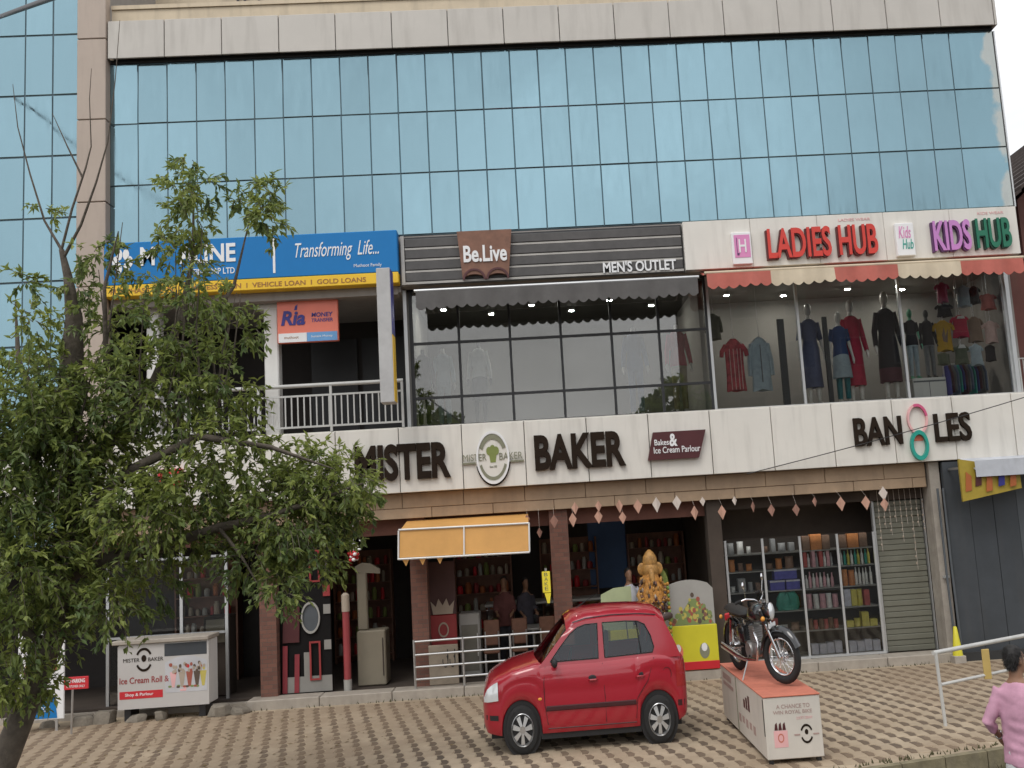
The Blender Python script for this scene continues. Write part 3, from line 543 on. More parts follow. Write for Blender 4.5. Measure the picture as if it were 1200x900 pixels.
# ------------------------------------------------------------------ awnings with scalloped valances
def awning(name, label, x0, x1, y0, z0, y1, z1, drop, cols, bar, seg):
    t = thing(name, label, 'awning', ((x0+x1)/2, y0, z0)); n = len(cols)
    for k, c in enumerate(cols):
        a_, b_ = x0+(x1-x0)*k/n, x0+(x1-x0)*(k+1)/n; top_ = []; 
        m_ = 10; R = []
        for i in range(m_+1):
            x = a_+(b_-a_)*i/m_; sag = .02*math.sin(i*1.3+k)
            R.append([(x, y0, z0), (x, (y0+y1)/2, (z0+z1)/2-.03+sag*.6), (x, y1, z1), (x, y1+.012, z1-.01), (x, (y0+y1)/2, (z0+z1)/2-.045+sag*.6), (x, y0, z0-.02)])
        MB().loft(R).build('canopy', c, t, 50)
        mm = max(2, round((b_-a_)/seg)); vb = MB(); N_ = mm*8; up_ = []; lo_ = []
        for i in range(N_+1):
            u = i/N_; x = a_+(b_-a_)*u; sc = abs(math.sin(PI*u*mm)); wv = .018*math.sin(x*9)+.008*math.sin(x*23)
            up_.append((x, y1-.002, z1)); lo_.append((x, y1-.02+wv, z1-drop-.055*sc+.012*math.sin(x*5)))
        th = Vector((0, .006, 0))
        vb.loft([[u_, l_, tuple(Vector(l_)+th), tuple(Vector(u_)+th)] for u_, l_ in zip(up_, lo_)]); vb.build('valance', c, t, 60)
    MB().tube([(x0-.03, y1+.03, z1+.02), (x1+.03, y1+.03, z1+.02)], .028, 10).build('front_bar', bar, t, 40)
    for x in (x0+.15, (x0+x1)/2, x1-.15):
        MB().tube([(x, y0, z0-.12), (x, (y0+y1)/2, z1-.05), (x, y1+.03, z1)], .016, 8).build('folding_arm', bar, t, 40)
    return t
mat('grey_cloth', (.10, .095, .092), .85, var=.12, scale=4); mat('red_cloth', (.46, .125, .095), .8, var=.14, scale=3, dirt=.15); mat('cream_cloth', (.58, .49, .36), .8, var=.1, scale=3, dirt=.15)
awning('grey_awning', 'charcoal scalloped awning above the menswear window', -1.78, 3.06, .03, 7.0, -.56, 6.80, .27, ['grey_cloth']*4, 'alu', .17)
awning('striped_awning', 'red and cream striped scalloped awning above the ladieswear window', 3.22, 8.82, .03, 7.03, -.56, 6.86, .22, ['red_cloth', 'cream_cloth', 'red_cloth', 'cream_cloth', 'red_cloth'], 'cream_cloth', .2)

# ------------------------------------------------------------------ balcony railing
t = thing('balcony_railing', 'white painted metal railing along the first floor balcony', 'railing', (-4.6, .05, 4.56))
MB().tube([(-7.1, .05, 5.38), (-2.13, .05, 5.38)], .035, 10).build('top_rail', 'rail_white', t, 40)
for z in (4.66, 5.2): MB().box(-7.1, -2.13, .03, .06, z-.016, z+.016).build('rail', 'rail_white', t)
bm_ = MB().box(-.011, .011, -.011, .011, 0, .51).mesh('baluster'); bm_.materials.append(MATS['rail_white'])
for i in range(46): put('baluster', bm_, None, t, (-7.05+.107*i, .045, 4.677))
for x in (-7.1, -5.86, -4.62, -3.38, -2.15): MB().box(x-.02, x+.02, .025, .075, 4.56, 5.38).build('post', 'rail_white', t)

# ------------------------------------------------------------------ figures: mannequins and garments
mat('mann_white', (.70, .67, .62), .35, var=.03); mat('mann_skin', (.55, .42, .34), .45); mat('mann_black', (.02, .02, .02), .4); mat('mann_green', (.10, .42, .24), .4)
def C(n, r, g_, b, rough=.85, var=.15): return mat(n, (r, g_, b), rough, var=var, scale=12, bump=.15, bscale=25)
C('c_blue', .085, .095, .17); C('c_denim', .03, .06, .17); C('c_ice', .35, .42, .46); C('c_red', .42, .015, .05); C('c_black', .022, .016, .018); C('c_plum', .10, .03, .04); C('c_grey', .16, .165, .17); C('c_white', .65, .64, .62); C('c_stripe', .40, .06, .07, var=.5); C('c_khaki', .30, .24, .15); C('c_teal', .02, .14, .15); C('c_yellow', .48, .28, .02); C('c_brown', .20, .13, .09); C('c_pinkw', .58, .40, .36); C('c_salmon', .50, .14, .12); C('c_jeans', .14, .19, .30); C('c_olive', .11, .12, .075)
SQ = .78        # figures are as slim as the photograph shows them
def xf(x, y, z, h, rz=0): return Matrix.Translation((x, y, z)) @ Matrix.Diagonal((SQ*h/1.75, h/1.75, h/1.75, 1)) @ Matrix.Rotation(rz, 4, 'Z')
def mannequin(label, x, y, z, h, skin, clothes, rz=0, head=True, stand=True, group=None):
    t = thing('mannequin', label, 'mannequin', (x, y, z), group); M = xf(x, y, z, h, rz); mb = MB(M)
    # one body: torso, neck, head, arms with hands, legs with feet
    mb.rings([(0, 0, .86, .13, .10), (0, 0, .95, .165, .115), (0, 0, 1.08, .125, .095), (0, -.01, 1.25, .16, .11), (0, 0, 1.38, .175, .10), (0, 0, 1.45, .10, .07), (0, 0, 1.5, .05, .05), (0, 0, 1.58, .048, .05)])
    if head: mb.ell((0, -.015, 1.64), (.075, .095, .115))
    for q in (-1, 1):
        mb.tube([(q*.09, 0, .92), (q*.095, -.01, .5), (q*.10, .01, .28), (q*.10, .0, .07)], [.085, .058, .056, .035], 10); mb.tube([(q*.10, .04, .05), (q*.105, -.05, .035), (q*.11, -.14, .02)], [.035, .038, .022], 8)
        mb.tube([(q*.175, 0, 1.40), (q*.24, .02, 1.12), (q*.27, -.05, .88)], [.048, .038, .026], 8)
        mb.tube([(q*.27, -.05, .88), (q*.275, -.065, .82), (q*.272, -.085, .74)], [.026, .034, .012], 8)
    mb.build('body', skin, t, 60)
    for kind, m in clothes:
        c = MB(M)
        if kind == 'dress': secs = [(0, 0, .30, .21, .16), (0, 0, .7, .19, .14), (0, 0, .95, .185, .13), (0, 0, 1.1, .145, .112), (0, 0, 1.26, .18, .128), (0, 0, 1.38, .192, .118), (0, 0, 1.45, .12, .085), (0, 0, 1.475, .07, .06)]
        elif kind == 'kurta': secs = [(0, 0, .52, .22, .16), (0, 0, .8, .2, .14), (0, 0, .95, .19, .13), (0, 0, 1.1, .15, .112), (0, 0, 1.26, .18, .128), (0, 0, 1.38, .192, .118), (0, 0, 1.45, .12, .085), (0, 0, 1.475, .07, .06)]
        elif kind in ('top', 'jacket'): secs = [(0, 0, .84, .19, .13), (0, 0, .95, .185, .13), (0, 0, 1.1, .155, .115), (0, 0, 1.26, .185, .13), (0, 0, 1.38, .196, .12), (0, 0, 1.45, .12, .085), (0, 0, 1.475, .07, .06)]
        elif kind == 'skirt': secs = [(0, 0, .48, .24, .17), (0, 0, .75, .21, .15), (0, 0, .97, .175, .125), (0, 0, 1.02, .15, .115)]
        elif kind == 'skirt2': secs = [(0, 0, .30, .22, .16), (0, 0, .5, .22, .16), (0, 0, .62, .2, .15)]
        else: secs = None
        if secs: 
            c.rings(secs, 18)
            if kind in ('dress', 'kurta', 'jacket', 'top'):
                ln = {'dress': .55, 'kurta': .75, 'jacket': 1.0, 'top': .42}[kind]
                for q in (-1, 1):
                    e_ = Vector((q*.175, 0, 1.41)).lerp(Vector((q*.24, .02, 1.12)), min(1, ln/.55)); pts = [(q*.16, 0, 1.41), tuple(e_)]; rr = [.065, .056]
                    if ln > .55: pts.append(tuple(Vector((q*.24, .02, 1.12)).lerp(Vector((q*.27, -.05, .88)), (ln-.55)/.45))); rr.append(.044)
                    c.tube(pts, rr, 10)
        if kind == 'trousers':
            c.rings([(0, 0, .80, .17, .12), (0, 0, .95, .175, .125), (0, 0, 1.03, .15, .115)])
            for q in (-1, 1): c.tube([(q*.085, 0, .9), (q*.095, -.01, .5), (q*.10, .01, .09)], [.095, .072, .06], 10)
        if kind == 'hair': c.ell((0, .015, 1.665), (.085, .1, .11)); c.rings([(0, .05, 1.42, .07, .05), (0, .05, 1.6, .08, .06)])
        c.build({'skirt2': 'underskirt'}.get(kind, kind), m, t, 60)
    if stand:
        st = MB(M); st.lathe([(.16, .0), (.16, .015), (.03, .025), (.012, .03), (.012, .06)], (0, .06, 0)); st.build('stand', 'chrome', t, 40)
    return t
FZ = 4.6
mannequin('mannequin in a slate blue sleeveless long dress', 5.32, .8, FZ, 1.92, 'mann_white', [('dress', 'c_blue')])
mannequin('white mannequin in a navy denim top and pale blue skirt', 5.86, .75, FZ, 1.72, 'mann_white', [('top', 'c_denim'), ('skirt', 'c_ice'), ('trousers', 'c_teal')])
mannequin('mannequin in a crimson knee length dress', 6.17, .95, FZ, 1.98, 'mann_white', [('dress', 'c_red'), ('jacket', 'c_red')])
mannequin('tall mannequin in a black long sleeved tunic over a sheer plum skirt', 6.80, .85, FZ, 2.08, 'mann_white', [('kurta', 'c_black'), ('jacket', 'c_black'), ('skirt2', 'c_plum')])
s = thing('display_plinth', 'low white display plinth under the two boy mannequins', 'plinth', (7.4, .75, FZ)); MB().bbox(7.1, 7.72, .6, .98, FZ+.002, 4.98, .01).build('box', 'white_paint', s); MB().box(7.11, 7.71, .597, .6, 4.9, 4.93).build('groove', 'c_grey', s); MB().box(7.40, 7.41, .596, .6, 4.62, 4.9).build('seam', 'c_grey', s)
mannequin('green headed boy mannequin in a black tee and pale trousers', 7.24, .8, 4.98, 1.33, 'mann_green', [('top', 'c_black'), ('trousers', 'c_ice')])
mannequin('dark boy mannequin in a black and white printed jacket', 7.55, .8, 4.98, 1.30, 'mann_black', [('jacket', 'c_black'), ('trousers', 'c_grey')])
mannequin('headless mannequin in grey white trousers in the menswear window', -1.50, 1.0, FZ, 1.62, 'mann_white', [('jacket', 'c_ice'), ('trousers', 'c_ice')], head=False)
mannequin('menswear mannequin in a white shirt and grey apron length shorts', -.84, 1.0, FZ, 1.7, 'mann_black', [('jacket', 'c_white'), ('skirt', 'c_grey')], head=False)
mannequin('mannequin in blue jacket and jeans in the menswear window', 2.05, 1.0, FZ, 1.85, 'mann_white', [('jacket', 'c_jeans'), ('trousers', 'c_jeans')], head=False)
mannequin('mannequin in a red tee and khaki trousers at the menswear window edge', 2.86, .95, FZ, 1.85, 'mann_white', [('jacket', 'c_red'), ('trousers', 'c_khaki')], head=False)
mannequin('dark mannequin half hidden at the menswear window left edge', -1.86, .9, FZ, 1.6, 'mann_black', [('jacket', 'c_black'), ('trousers', 'c_black')], head=False)
def garment(label, kind, x, z0, z1, wd, m, y=.75, extra=None, group=None, fold=7):
    """a shirt, kurta or frock spread on a hanger that hangs from the ceiling rail"""
    t = thing('hanging_garment', label, 'clothing', (x, y, z0), group); h = z1-z0
    def sil(u):                                     # half width along the height, u from hem to shoulder
        return wd/2*(1.0+(.28 if kind == 'frock' else .05)*(1-u) - .10*math.sin(PI*min(1, u*1.1))) if u < .86 else wd/2*(1.0-(u-.86)/.14*.72)
    R = []
    for i in range(17):
        u = i/16; hw = sil(u); z = z0+h*u; ring = []
        for k in range(20):
            a_ = 2*PI*k/20; d = (.05+.012*math.cos(fold*a_+i*.25)*(1-u))*(1 if u < .86 else 1-(u-.86)/.14*.6)
            ring.append((x+hw*math.cos(a_), y+d*math.sin(a_), z+.02*math.sin(3*a_)*(u < .05)))
        R.append(ring)
    MB().loft(R).build('cloth', m, t, 70)
    if kind != 'skirt':
        for q in (-1, 1):
            ln = .62 if kind == 'shirt' else .24
            MB().tube([(x+q*wd*.40, y, z1-h*.12), (x+q*wd*(.55 if ln > .5 else .62), y+.01, z1-h*(.12+ln*.5)), (x+q*wd*(.58 if ln > .5 else .66), y, z1-h*(.1+ln))], [.05*wd/.4, .048*wd/.4, .042*wd/.4], 10).build('sleeve', m, t, 60)
    MB().tube([(x-wd*.36, y, z1-.06), (x, y, z1+.01), (x+wd*.36, y, z1-.06)], .008, 6).tube([(x, y, z1), (x, y, z1+.06), (x+.02, y, z1+.09), (x, y, z1+.11)], .005, 6).tube([(x, y, z1+.1), (x, y, 6.98)], .0025, 5).build('hanger', 'steel', t, 40)
    if extra:
        for nm, m2, poly in extra: patch([(x+a_*wd, z0+b_*h) for a_, b_ in poly], y-.058, m2, t, nm)
    return t
garment('long red striped kurta hanging in the ladieswear window', 'kurta', 3.87, 4.95, 5.92, .36, 'c_stripe', extra=[('stripe', 'c_pinkw', [(q, .02), (q+.04, .02), (q+.03, .8), (q, .8)]) for q in (-.28, -.08, .12, .28)])
garment('pale blue shirt dress hanging beside the red striped kurta', 'shirt', 4.35, 4.93, 5.92, .36, 'c_ice', extra=[('placket', 'c_grey', [(-.03, .15), (.03, .15), (.02, .85), (-.02, .85)])])
garment('yellow printed child tee hanging in the kidswear window', 'tee', 7.84, 5.48, 6.06, .30, 'c_yellow', extra=[('print', 'c_brown', [(-.2, .5), (-.05, .75), (.02, .45), (.2, .7), (.1, .25), (-.15, .3)])])
garment('dark child shorts hanging below the yellow tee', 'skirt', 7.83, 5.24, 5.46, .24, 'c_olive', y=.85)
garment('red child frock hanging in the kidswear window', 'frock', 8.17, 5.72, 6.14, .26, 'c_red', extra=[('collar', 'c_white', [(-.3, .82), (.3, .82), (.2, .94), (-.2, .94)])])
garment('olive child skirt hanging below the red frock', 'frock', 8.13, 5.22, 5.58, .22, 'c_olive', extra=[('collar', 'c_white', [(-.35, .8), (.35, .8), (.2, .98), (-.2, .98)])])
garment('brown child frock hanging between red frock and pink tee', 'frock', 8.44, 5.62, 6.1, .24, 'c_brown')
garment('grey white child outfit hanging below the brown frock', 'frock', 8.41, 5.18, 5.58, .2, 'c_ice')
garment('pale pink child tee hanging by the window edge post', 'tee', 8.74, 5.58, 6.0, .24, 'c_pinkw')
garment('dark child shorts hanging below the pale pink tee', 'skirt', 8.73, 5.26, 5.56, .2, 'c_black', y=.85)
garment('salmon child frock hanging high by the window edge post', 'frock', 8.75, 6.22, 6.52, .24, 'c_salmon')
garment('magenta child top hanging high above the yellow tee', 'tee', 7.9, 6.4, 6.78, .2, 'rose')
garment('black child cape hanging above the yellow tee', 'frock', 7.9, 6.13, 6.36, .24, 'c_black')
garment('grey child frock hanging high between magenta top and salmon frock', 'frock', 8.3, 6.3, 6.7, .22, 'c_ice')
garment('black child hood hanging beside the salmon frock', 'frock', 8.5, 6.35, 6.68, .18, 'c_black')
garment('dark printed top hanging at the left end of the ladieswear window', 'shirt', 3.62, 6.0, 6.5, .26, 'c_olive', y=1.2)
# clothes rail with shoes and bags inside, and a clothes rack by the stair
s = thing('clothes_rack', 'clothes rack full of purple and blue garments at the kidswear window end', 'rack', (8.4, 1.3, FZ))
MB().tube([(8.0, 1.3, FZ), (8.0, 1.3, 5.3), (8.8, 1.3, 5.3), (8.8, 1.3, FZ)], .018, 8).build('frame', 'steel', s, 40)
for k in range(14): MB().rings([(8.05+.054*k, 1.3, 4.7+.04*(k % 3), .02, .17), (8.05+.054*k, 1.3, 5.1, .022, .18), (8.05+.054*k, 1.3, 5.27, .015, .08)], 10).build('garment', ['navy', 'c_jeans', 'c_plum', 'teal', 'c_grey'][k*7 % 5], s, 60)
s = thing('stair_railing', 'small white metal stair railing by the window edge post', 'railing', (9.2, .35, 4.56))
MB().tube([(8.97, .3, 4.57), (8.97, .3, 5.2), (9.35, .3, 5.2), (9.65, .3, 4.75), (9.65, .3, 4.57)], .02, 8).build('frame', 'rail_white', s, 40)
for k in range(5): MB().tube([(9.05+.08*k, .3, 4.57), (9.05+.08*k, .3, 5.18)], .01, 6).build('bar', 'rail_white', s, 40)
# small lit spotlights in the shop ceiling
mat('lamp_glow', (1, .96, .88), emit=260)
for k, (x, y) in enumerate(((-1.5, 1.6), (-.6, 2.2), (.2, 1.6), (1.0, 2.3), (1.7, 1.5), (2.6, 2.2), (4.0, 1.6), (5.2, 1.9), (6.4, 1.6), (7.6, 1.9))):
    t = thing('ceiling_spotlight', 'small round lit spotlight in the shop ceiling', 'spotlight', (x, y, 6.93), 'spotlights in the first floor shop ceiling')
    MB().lathe([(.06, .0), (.07, .045)], (x, y, 6.93)).build('rim', 'white_paint', t, 40); MB().lathe([(.045, -.006), (.05, -.002)], (x, y, 6.93)).build('lamp', 'lamp_glow', t)

# ------------------------------------------------------------------ ground floor: bakery front
t = thing('light_box', 'glowing orange canopy box hanging over the bakery entrance', 'canopy', (-1.15, -.6, 2.3))
MB().add([(-2.2, -.72, 2.36), (-.1, -.72, 2.34), (-.08, -.68, 2.78), (-2.18, -.68, 2.80), (-2.2, .3, 2.5), (-.1, .3, 2.5), (-.08, .3, 2.95), (-2.18, .3, 2.95)], [(0,1,2,3),(7,6,5,4),(0,4,5,1),(1,5,6,2),(2,6,7,3),(3,7,4,0)]).build('canopy', mat('canopy_orange', (.62, .33, .10), .6, emit=.06, var=.14, scale=1.5), t)
for a_, b_ in (((-2.215, 2.34), (-.085, 2.32)), ((-2.2, 2.81), (-.07, 2.79))): MB().tube([(a_[0], -.735+(a_[1]-2.34)*.09, a_[1]), (b_[0], -.735+(b_[1]-2.34)*.09, b_[1])], .018, 6).build('edge_trim', 'white_paint', t)
for x in (-2.215, -1.15, -.085): MB().tube([(x, -.735, 2.33), (x+.015, -.695, 2.80)], .015, 6).build('edge_trim', 'white_paint', t)
for x in (-2.1, -1.83, -1.55): MB().prism([(x-.06, 2.335), (x+.06, 2.335), (x, 2.22)], -.70, -.69).build('pennant', 'canopy_orange', t)

t = thing('entrance_railing', 'four bar steel railing in front of the bakery seating', 'railing', (-1, .1, .15))
for z in (.30, .50, .70, .92): MB().tube([(-2.12, .1, z), (.25, .1, z+.02)], .020, 8).build('rail', 'steel', t, 40)
for x in (-2.12, -1.3, -.5, .25): MB().tube([(x, .1, .15), (x, .1, .95)], .022, 8).build('post', 'steel', t, 40)

mat('poster_red', (.30, .035, .035), .5, var=.1); mat('poster_cream', (.40, .33, .26), .6, var=.12); mat('ply', (.30, .25, .19), .7, var=.15, scale=6); mat('fridge_white', (.36, .35, .325), .4, var=.06)
s = thing('crown_standee', 'dark red upright standee with a crown print behind the steel railing', 'standee', (-1.66, .75, .14))
MB().bbox(-1.9, -1.44, .72, .78, .16, 1.28, .015).build('panel', 'poster_red', s); patch(rect(-1.9, -1.44, 1.285, 2.2), .78, mat('poster_dark', (.07, .03, .028), .6), s, 'upper_panel', .05)
patch([(-1.84, 1.29), (-1.50, 1.29), (-1.46, 1.52), (-1.55, 1.42), (-1.6, 1.56), (-1.67, 1.44), (-1.74, 1.56), (-1.79, 1.42), (-1.88, 1.52)], .72, 'poster_cream', s, 'crown_print', .01)
MB().ring2(-1.67, 1.02, .13, .10, .705, .72, sx=.7).build('ring_print', 'poster_cream', s)
s = thing('plywood_board', 'pale board with dark painted curls leaning behind the steel railing', 'board', (-1.65, .3, .14)); MB().bbox(-1.9, -1.40, .27, .30, .16, .82, .008).build('board', 'ply', s)
for q in (-1.62, -1.5): MB().ring2(q, .55, .11, .085, .262, .27, PI*.9, PI*2.3, sx=.45, n=14).build('curl', 'black_metal', s); patch(rect(q+.035, q+.05, .55, .74), .27, 'black_metal', s, 'curl')
s = thing('drinks_fridge', 'pale upright drinks fridge standing inside the bakery', 'fridge', (-1.22, 1.2, .14)); MB().bbox(-1.42, -1.05, 1, 1.5, .14, 1.25, .02).build('body', 'fridge_white', s); MB().box(-1.38, -1.09, .99, 1.0, .25, 1.05).build('door_glass', mat('fridge_door', (.18, .17, .14), .2), s); MB().box(-1.11, -1.09, .965, .99, .5, .9).build('handle', 'steel', s)
s = thing('yellow_vertical_sign', 'narrow bright yellow hanging sign on the brick pier by the car', 'sign', (.18, .25, 1.4))
mat('yellow_lit', (.75, .62, .05), .4, emit=.25); MB().bbox(.10, .24, .24, .29, 1.58, 1.94, .008).build('board', 'yellow_lit', s); MB().prism([(.13, 1.57), (.24, 1.57), (.21, 1.40), (.17, 1.40)], .25, .28).build('tail', 'yellow_lit', s)
for k in range(4): lettering('BAKE'[k], .14, .20, 1.86-.08*k, 1.92-.08*k, .24, 'olive_grey', s, .005)
MB().box(.15, .19, .28, .35, 1.95, 1.99).build('bracket', 'steel', s)
# entrance bay with black and white screen
s = thing('decor_screen', 'black screen with white squares, red frames and an oval mirror by the entrance', 'screen', (-4.05, .5, .14))
MB().bbox(-4.45, -3.58, .5, .56, .15, 2.62, .01).build('panel', 'matt_black', s); mat('screen_white', (.25, .24, .22), .7); mat('screen_red', (.24, .03, .04), .5)
for z in (.85, 1.45, 2.28): patch(rect(-3.70, -3.58, z, z+.16), .498, 'screen_white', s, 'square', .02)
patch(rect(-3.70, -3.58, 1.75, 1.95), .498, 'poster_red', s, 'square', .02); patch(rect(-4.38, -3.58, .16, .42), .498, 'screen_white', s, 'base_panel', .02)
for x0, x1, z0, z1 in ((-3.92, -3.74, 2.0, 2.55), (-3.95, -3.76, .35, 1.0)):
    for r in (rect(x0, x0+.03, z0, z1), rect(x1-.03, x1, z0, z1), rect(x0+.031, x1-.031, z1-.03, z1), rect(x0+.031, x1-.031, z0, z0+.03)): patch(r, .474, 'poster_red', s, 'red_frame', .02)
MB().ring2(-3.92, 1.4, .27, .23, .46, .498, sx=.6).build('mirror_frame', 'fridge_white', s, 40); patch(oval(-3.92, 1.4, .138, .23), .497, 'slate_light', s, 'mirror')
for x0, x1, z0, z1 in ((-4.42, -4.32, .16, .95), (-4.22, -4.12, .16, .8), (-4.40, -4.1, 1.0, 1.62)): patch([(x0, z0), (x1-.02, z0), (x1, z1), (x0+.02, z1)], .473, 'screen_red' if z1 < 1 else 'maroon_sign', s, 'red_panel', .012)
patch(rect(-4.05, -3.94, .42, .82), .498, 'screen_white', s, 'square', .02)
s = thing('ticket_column', 'slim red and white column standing in the bakery doorway', 'column', (-3.32, .5, .14)); MB().lathe([(.07, 0), (.07, .18)], (-3.32, .5, .142)).build('base', 'fridge_white', s, 40); MB().lathe([(.062, .182), (.062, 1.32)], (-3.32, .5, .142)).build('shaft', mat('column_red', (.30, .05, .055), .4), s, 40); MB().lathe([(.07, 1.322), (.07, 1.6), (.03, 1.64)], (-3.32, .5, .142)).build('cap', 'poster_cream', s, 40)
s = thing('cash_counter', 'pale cream counter cabinet inside the bakery doorway', 'counter', (-2.95, .9, .14)); MB().bbox(-3.2, -2.7, .8, 1.3, .14, 1.08, .02).build('cabinet', mat('counter_cream', (.24, .21, .155), .6, var=.08), s); MB().box(-2.76, -2.74, .79, .8, .3, .95).build('edge', 'room_brown', s)
s = thing('cream_arch', 'pale arched stand above the cream counter in the doorway', 'stand', (-3.1, 1.0, 1.08)); MB().bbox(-3.2, -3.02, .95, 1.05, 1.082, 2.1, .02).build('post', 'counter_cream', s); MB().prism([(-3.22, 2.1), (-2.78, 2.05), (-2.78, 2.13), (-2.95, 2.24), (-3.1, 2.26), (-3.22, 2.2)], .95, 1.05).build('arch', 'counter_cream', s)
s = thing('hanging_flowers', 'red and white hanging flower ball above the doorway', 'decoration', (-3.1, .1, 2.4))
for k in range(26):
    a_ = random.uniform(0, 2*PI); r = random.uniform(.0, .09); z = random.uniform(2.34, 2.48)
    MB().ell((-3.08+r*math.cos(a_), .1+r*math.sin(a_), z), (.035, .035, .03), 6, 4).build('bloom', 'signal_red' if k < 18 else 'white_vinyl', s, 60)
for k in range(6): MB().ell((-3.15+.04*k, .1, 2.52+.05*((k*3) % 4)), (.035, .02, .02), 6, 4).build('bloom', 'white_vinyl', s, 60)
MB().tube([(-3.08, .1, 2.42), (-3.08, .1, 2.995)], .004, 5).build('string', 'white_vinyl', s)
# bakery interior pieces seen dimly
s = thing('glass_counter', 'long glass fronted pastry counter deep inside the bakery', 'counter', (-.4, 2.6, .14)); MB().bbox(-1.0, 1.4, 2.4, 3.1, .14, .62, .02).build('base', 'room_brown', s); MB().box(-1.0, 1.4, 2.42, 3.1, .63, 1.2).build('glass_case', 'clear_glass', s); MB().bbox(-1.02, 1.42, 2.4, 3.12, 1.21, 1.26, .01).build('top', 'fridge_white', s)
for k in range(7): tag(MB().lathe([(.11, 0), (.12, .08), (.08, .12), (.01, .13)], (-.8+.32*k, 2.75, .635), n=12).build('cake', ['poster_cream', 'poster_red', 'ply'][k % 3], None, 50), 'small round cake in the glass pastry counter', 'cake', 'cakes in the pastry counter')
for k in range(3):
    s = thing('bistro_chair', 'dark cafe chair behind the steel railing', 'chair', (-.85+.5*k, .9, .14), 'cafe chairs behind the railing'); x = -.85+.5*k
    MB().bbox(x-.14, x+.14, .75, 1.1, .55, .6, .02).build('seat', 'wood_sign', s); MB().bbox(x-.14, x+.14, 1.08, 1.12, .65, 1.1, .02).build('backrest', 'wood_sign', s)
    for q in (-.12, .12):
        for r in (.78, 1.07): MB().tube([(x+q, r, .14), (x+q, r, .56 if r < 1 else .9)], .014, 6).build('leg', 'steel', s)
s = thing('round_cafe_table', 'small round pale cafe table behind the steel railing', 'table', (-.1, 1.5, .14)); MB().lathe([(.34, .86), (.35, .88), (.34, .9)], (-.1, 1.5, 0), n=24).build('top', 'fridge_white', s, 40); MB().lathe([(.2, .142), (.2, .16), (.03, .18), (.03, .855)], (-.1, 1.5, 0)).build('pedestal', 'steel', s, 40)

mat('tube_glow', (1, .90, .74), emit=3.5)
def tube_lamp(label, x0, x1, y, z):
    t = thing('tube_lamp', label, 'lamp', ((x0+x1)/2, y, z)); MB().bbox(x0-.03, x1+.03, y-.03, y+.03, z+.03, z+.06, .005).build('housing', 'white_paint', t); MB().tube([(x0, y, z), (x1, y, z)], .016, 8).build('tube', 'tube_glow', t, 40)
    for x in (x0, x1): MB().box(x-.012, x+.012, y-.02, y+.02, z-.02, z+.03).build('socket', 'white_paint', t)
tube_lamp('lit tube lamp over the pastry counter in the bakery', -.8, .4, 2.5, 3.22); tube_lamp('lit tube lamp over the bakery doorway counter', -3.9, -2.9, 2.2, 3.22); tube_lamp('lit tube lamp behind the juice counter', 1.2, 2.4, 2.0, 3.22); tube_lamp('added unseen strip lamp brightening the goods shop shelves', 3.7, 5.6, .80, 3.0); tube_lamp('lit tube lamp inside the left shop', -7.0, -5.8, 1.8, 3.22)  # the goods shop strip is an added light, hidden behind the lintel
for bx, lb in ((-4.2, 'brown wall shelf of jars behind the doorway counter'), (-1.7, 'brown wall shelf of jars behind the standees'), (.1, 'brown wall shelf of jars behind the pastry counter'), (1.95, 'brown wall shelf of jars behind the juice counter'), (-7.0, 'brown wall shelf of jars inside the left shop')):
    yb = 4.05 if bx > -5 else 2.85; s = thing('wall_shelf', lb, 'shelf', (bx+.6, yb, .13)); MB().box(bx, bx+1.2, yb+.1, yb+.13, .14, 2.4).build('back', 'wood_sign', s)
    for q in (0, 1.17): MB().box(bx+q, bx+q+.03, yb-.2, yb+.099, .14, 2.4).build('side', 'wood_sign', s)
    for j in range(6):
        z = .3+.36*j; MB().box(bx+.031, bx+1.169, yb-.2, yb+.098, z-.02, z).build('board', 'wood_sign', s); xx = bx+.1
        while xx < bx+1.1:
            wd = random.uniform(.07, .13); h = random.uniform(.12, .26); o = MB().lathe([(wd*.45, 0), (wd*.5, .02), (wd*.5, h*.8), (wd*.35, h*.86), (wd*.35, h)], (xx, yb-.08, z+.001), n=9).build('jar', random.choice(['poster_red', 'fruit_y', 'poster_cream', 'ply', 'fridge_white', 'burnt', 'olive', 'signal_red']) if False else random.choice(['poster_red', 'poster_cream', 'ply', 'fridge_white', 'burnt', 'olive', 'signal_red']), None, 50)
            tag(o, 'storage jar on ' + lb[:6].strip() + ' wall shelf ' + lb.split('jars ')[1], 'jar', 'jars on the shelf ' + lb.split('jars ')[1]); xx += wd+random.uniform(.02, .07)

# lemon juice counter, statue, lidded trays
s = thing('juice_counter', 'counter with lemon yellow front and fruit printed white top panel', 'counter', (2.6, .1, 0))
MB().bbox(1.2, 3.02, -.02, .55, .16, .90, .01).build('base', 'lemon', s); MB().bbox(1.2, 3.02, -.035, -.022, .165, .30, .004).build('red_band', 'signal_red', s)
po = [(2.12, .905), (3.0, .905), (3.0, 1.5)] + [(3.0-.88*i/10, 1.5+.16*math.sin(PI*(.12+.8*i/10))) for i in range(1, 10)] + [(2.12, 1.5)]
MB().prism(po, .0, .03).build('printed_panel', 'fridge_white', s); po2 = [(1.05, .905), (1.6, .905), (1.6, 1.62), (1.3, 1.6), (1.08, 1.5)]; MB().prism(po2, .0, .03).build('printed_panel', mat('pale_green', (.42, .48, .28), .5), s)
mat('fruit_yellow', (.50, .42, .10), .6); mat('fruit_red', (.34, .09, .06), .6); mat('fruit_green', (.20, .26, .09), .6); mat('fruit_dark', (.10, .07, .05), .6)
patch([(2.30, .91), (2.98, .91), (2.90, 1.06), (2.72, 1.34), (2.60, 1.34), (2.42, 1.08)], -.0004, 'fruit_green', s, 'fruit_print', .001)
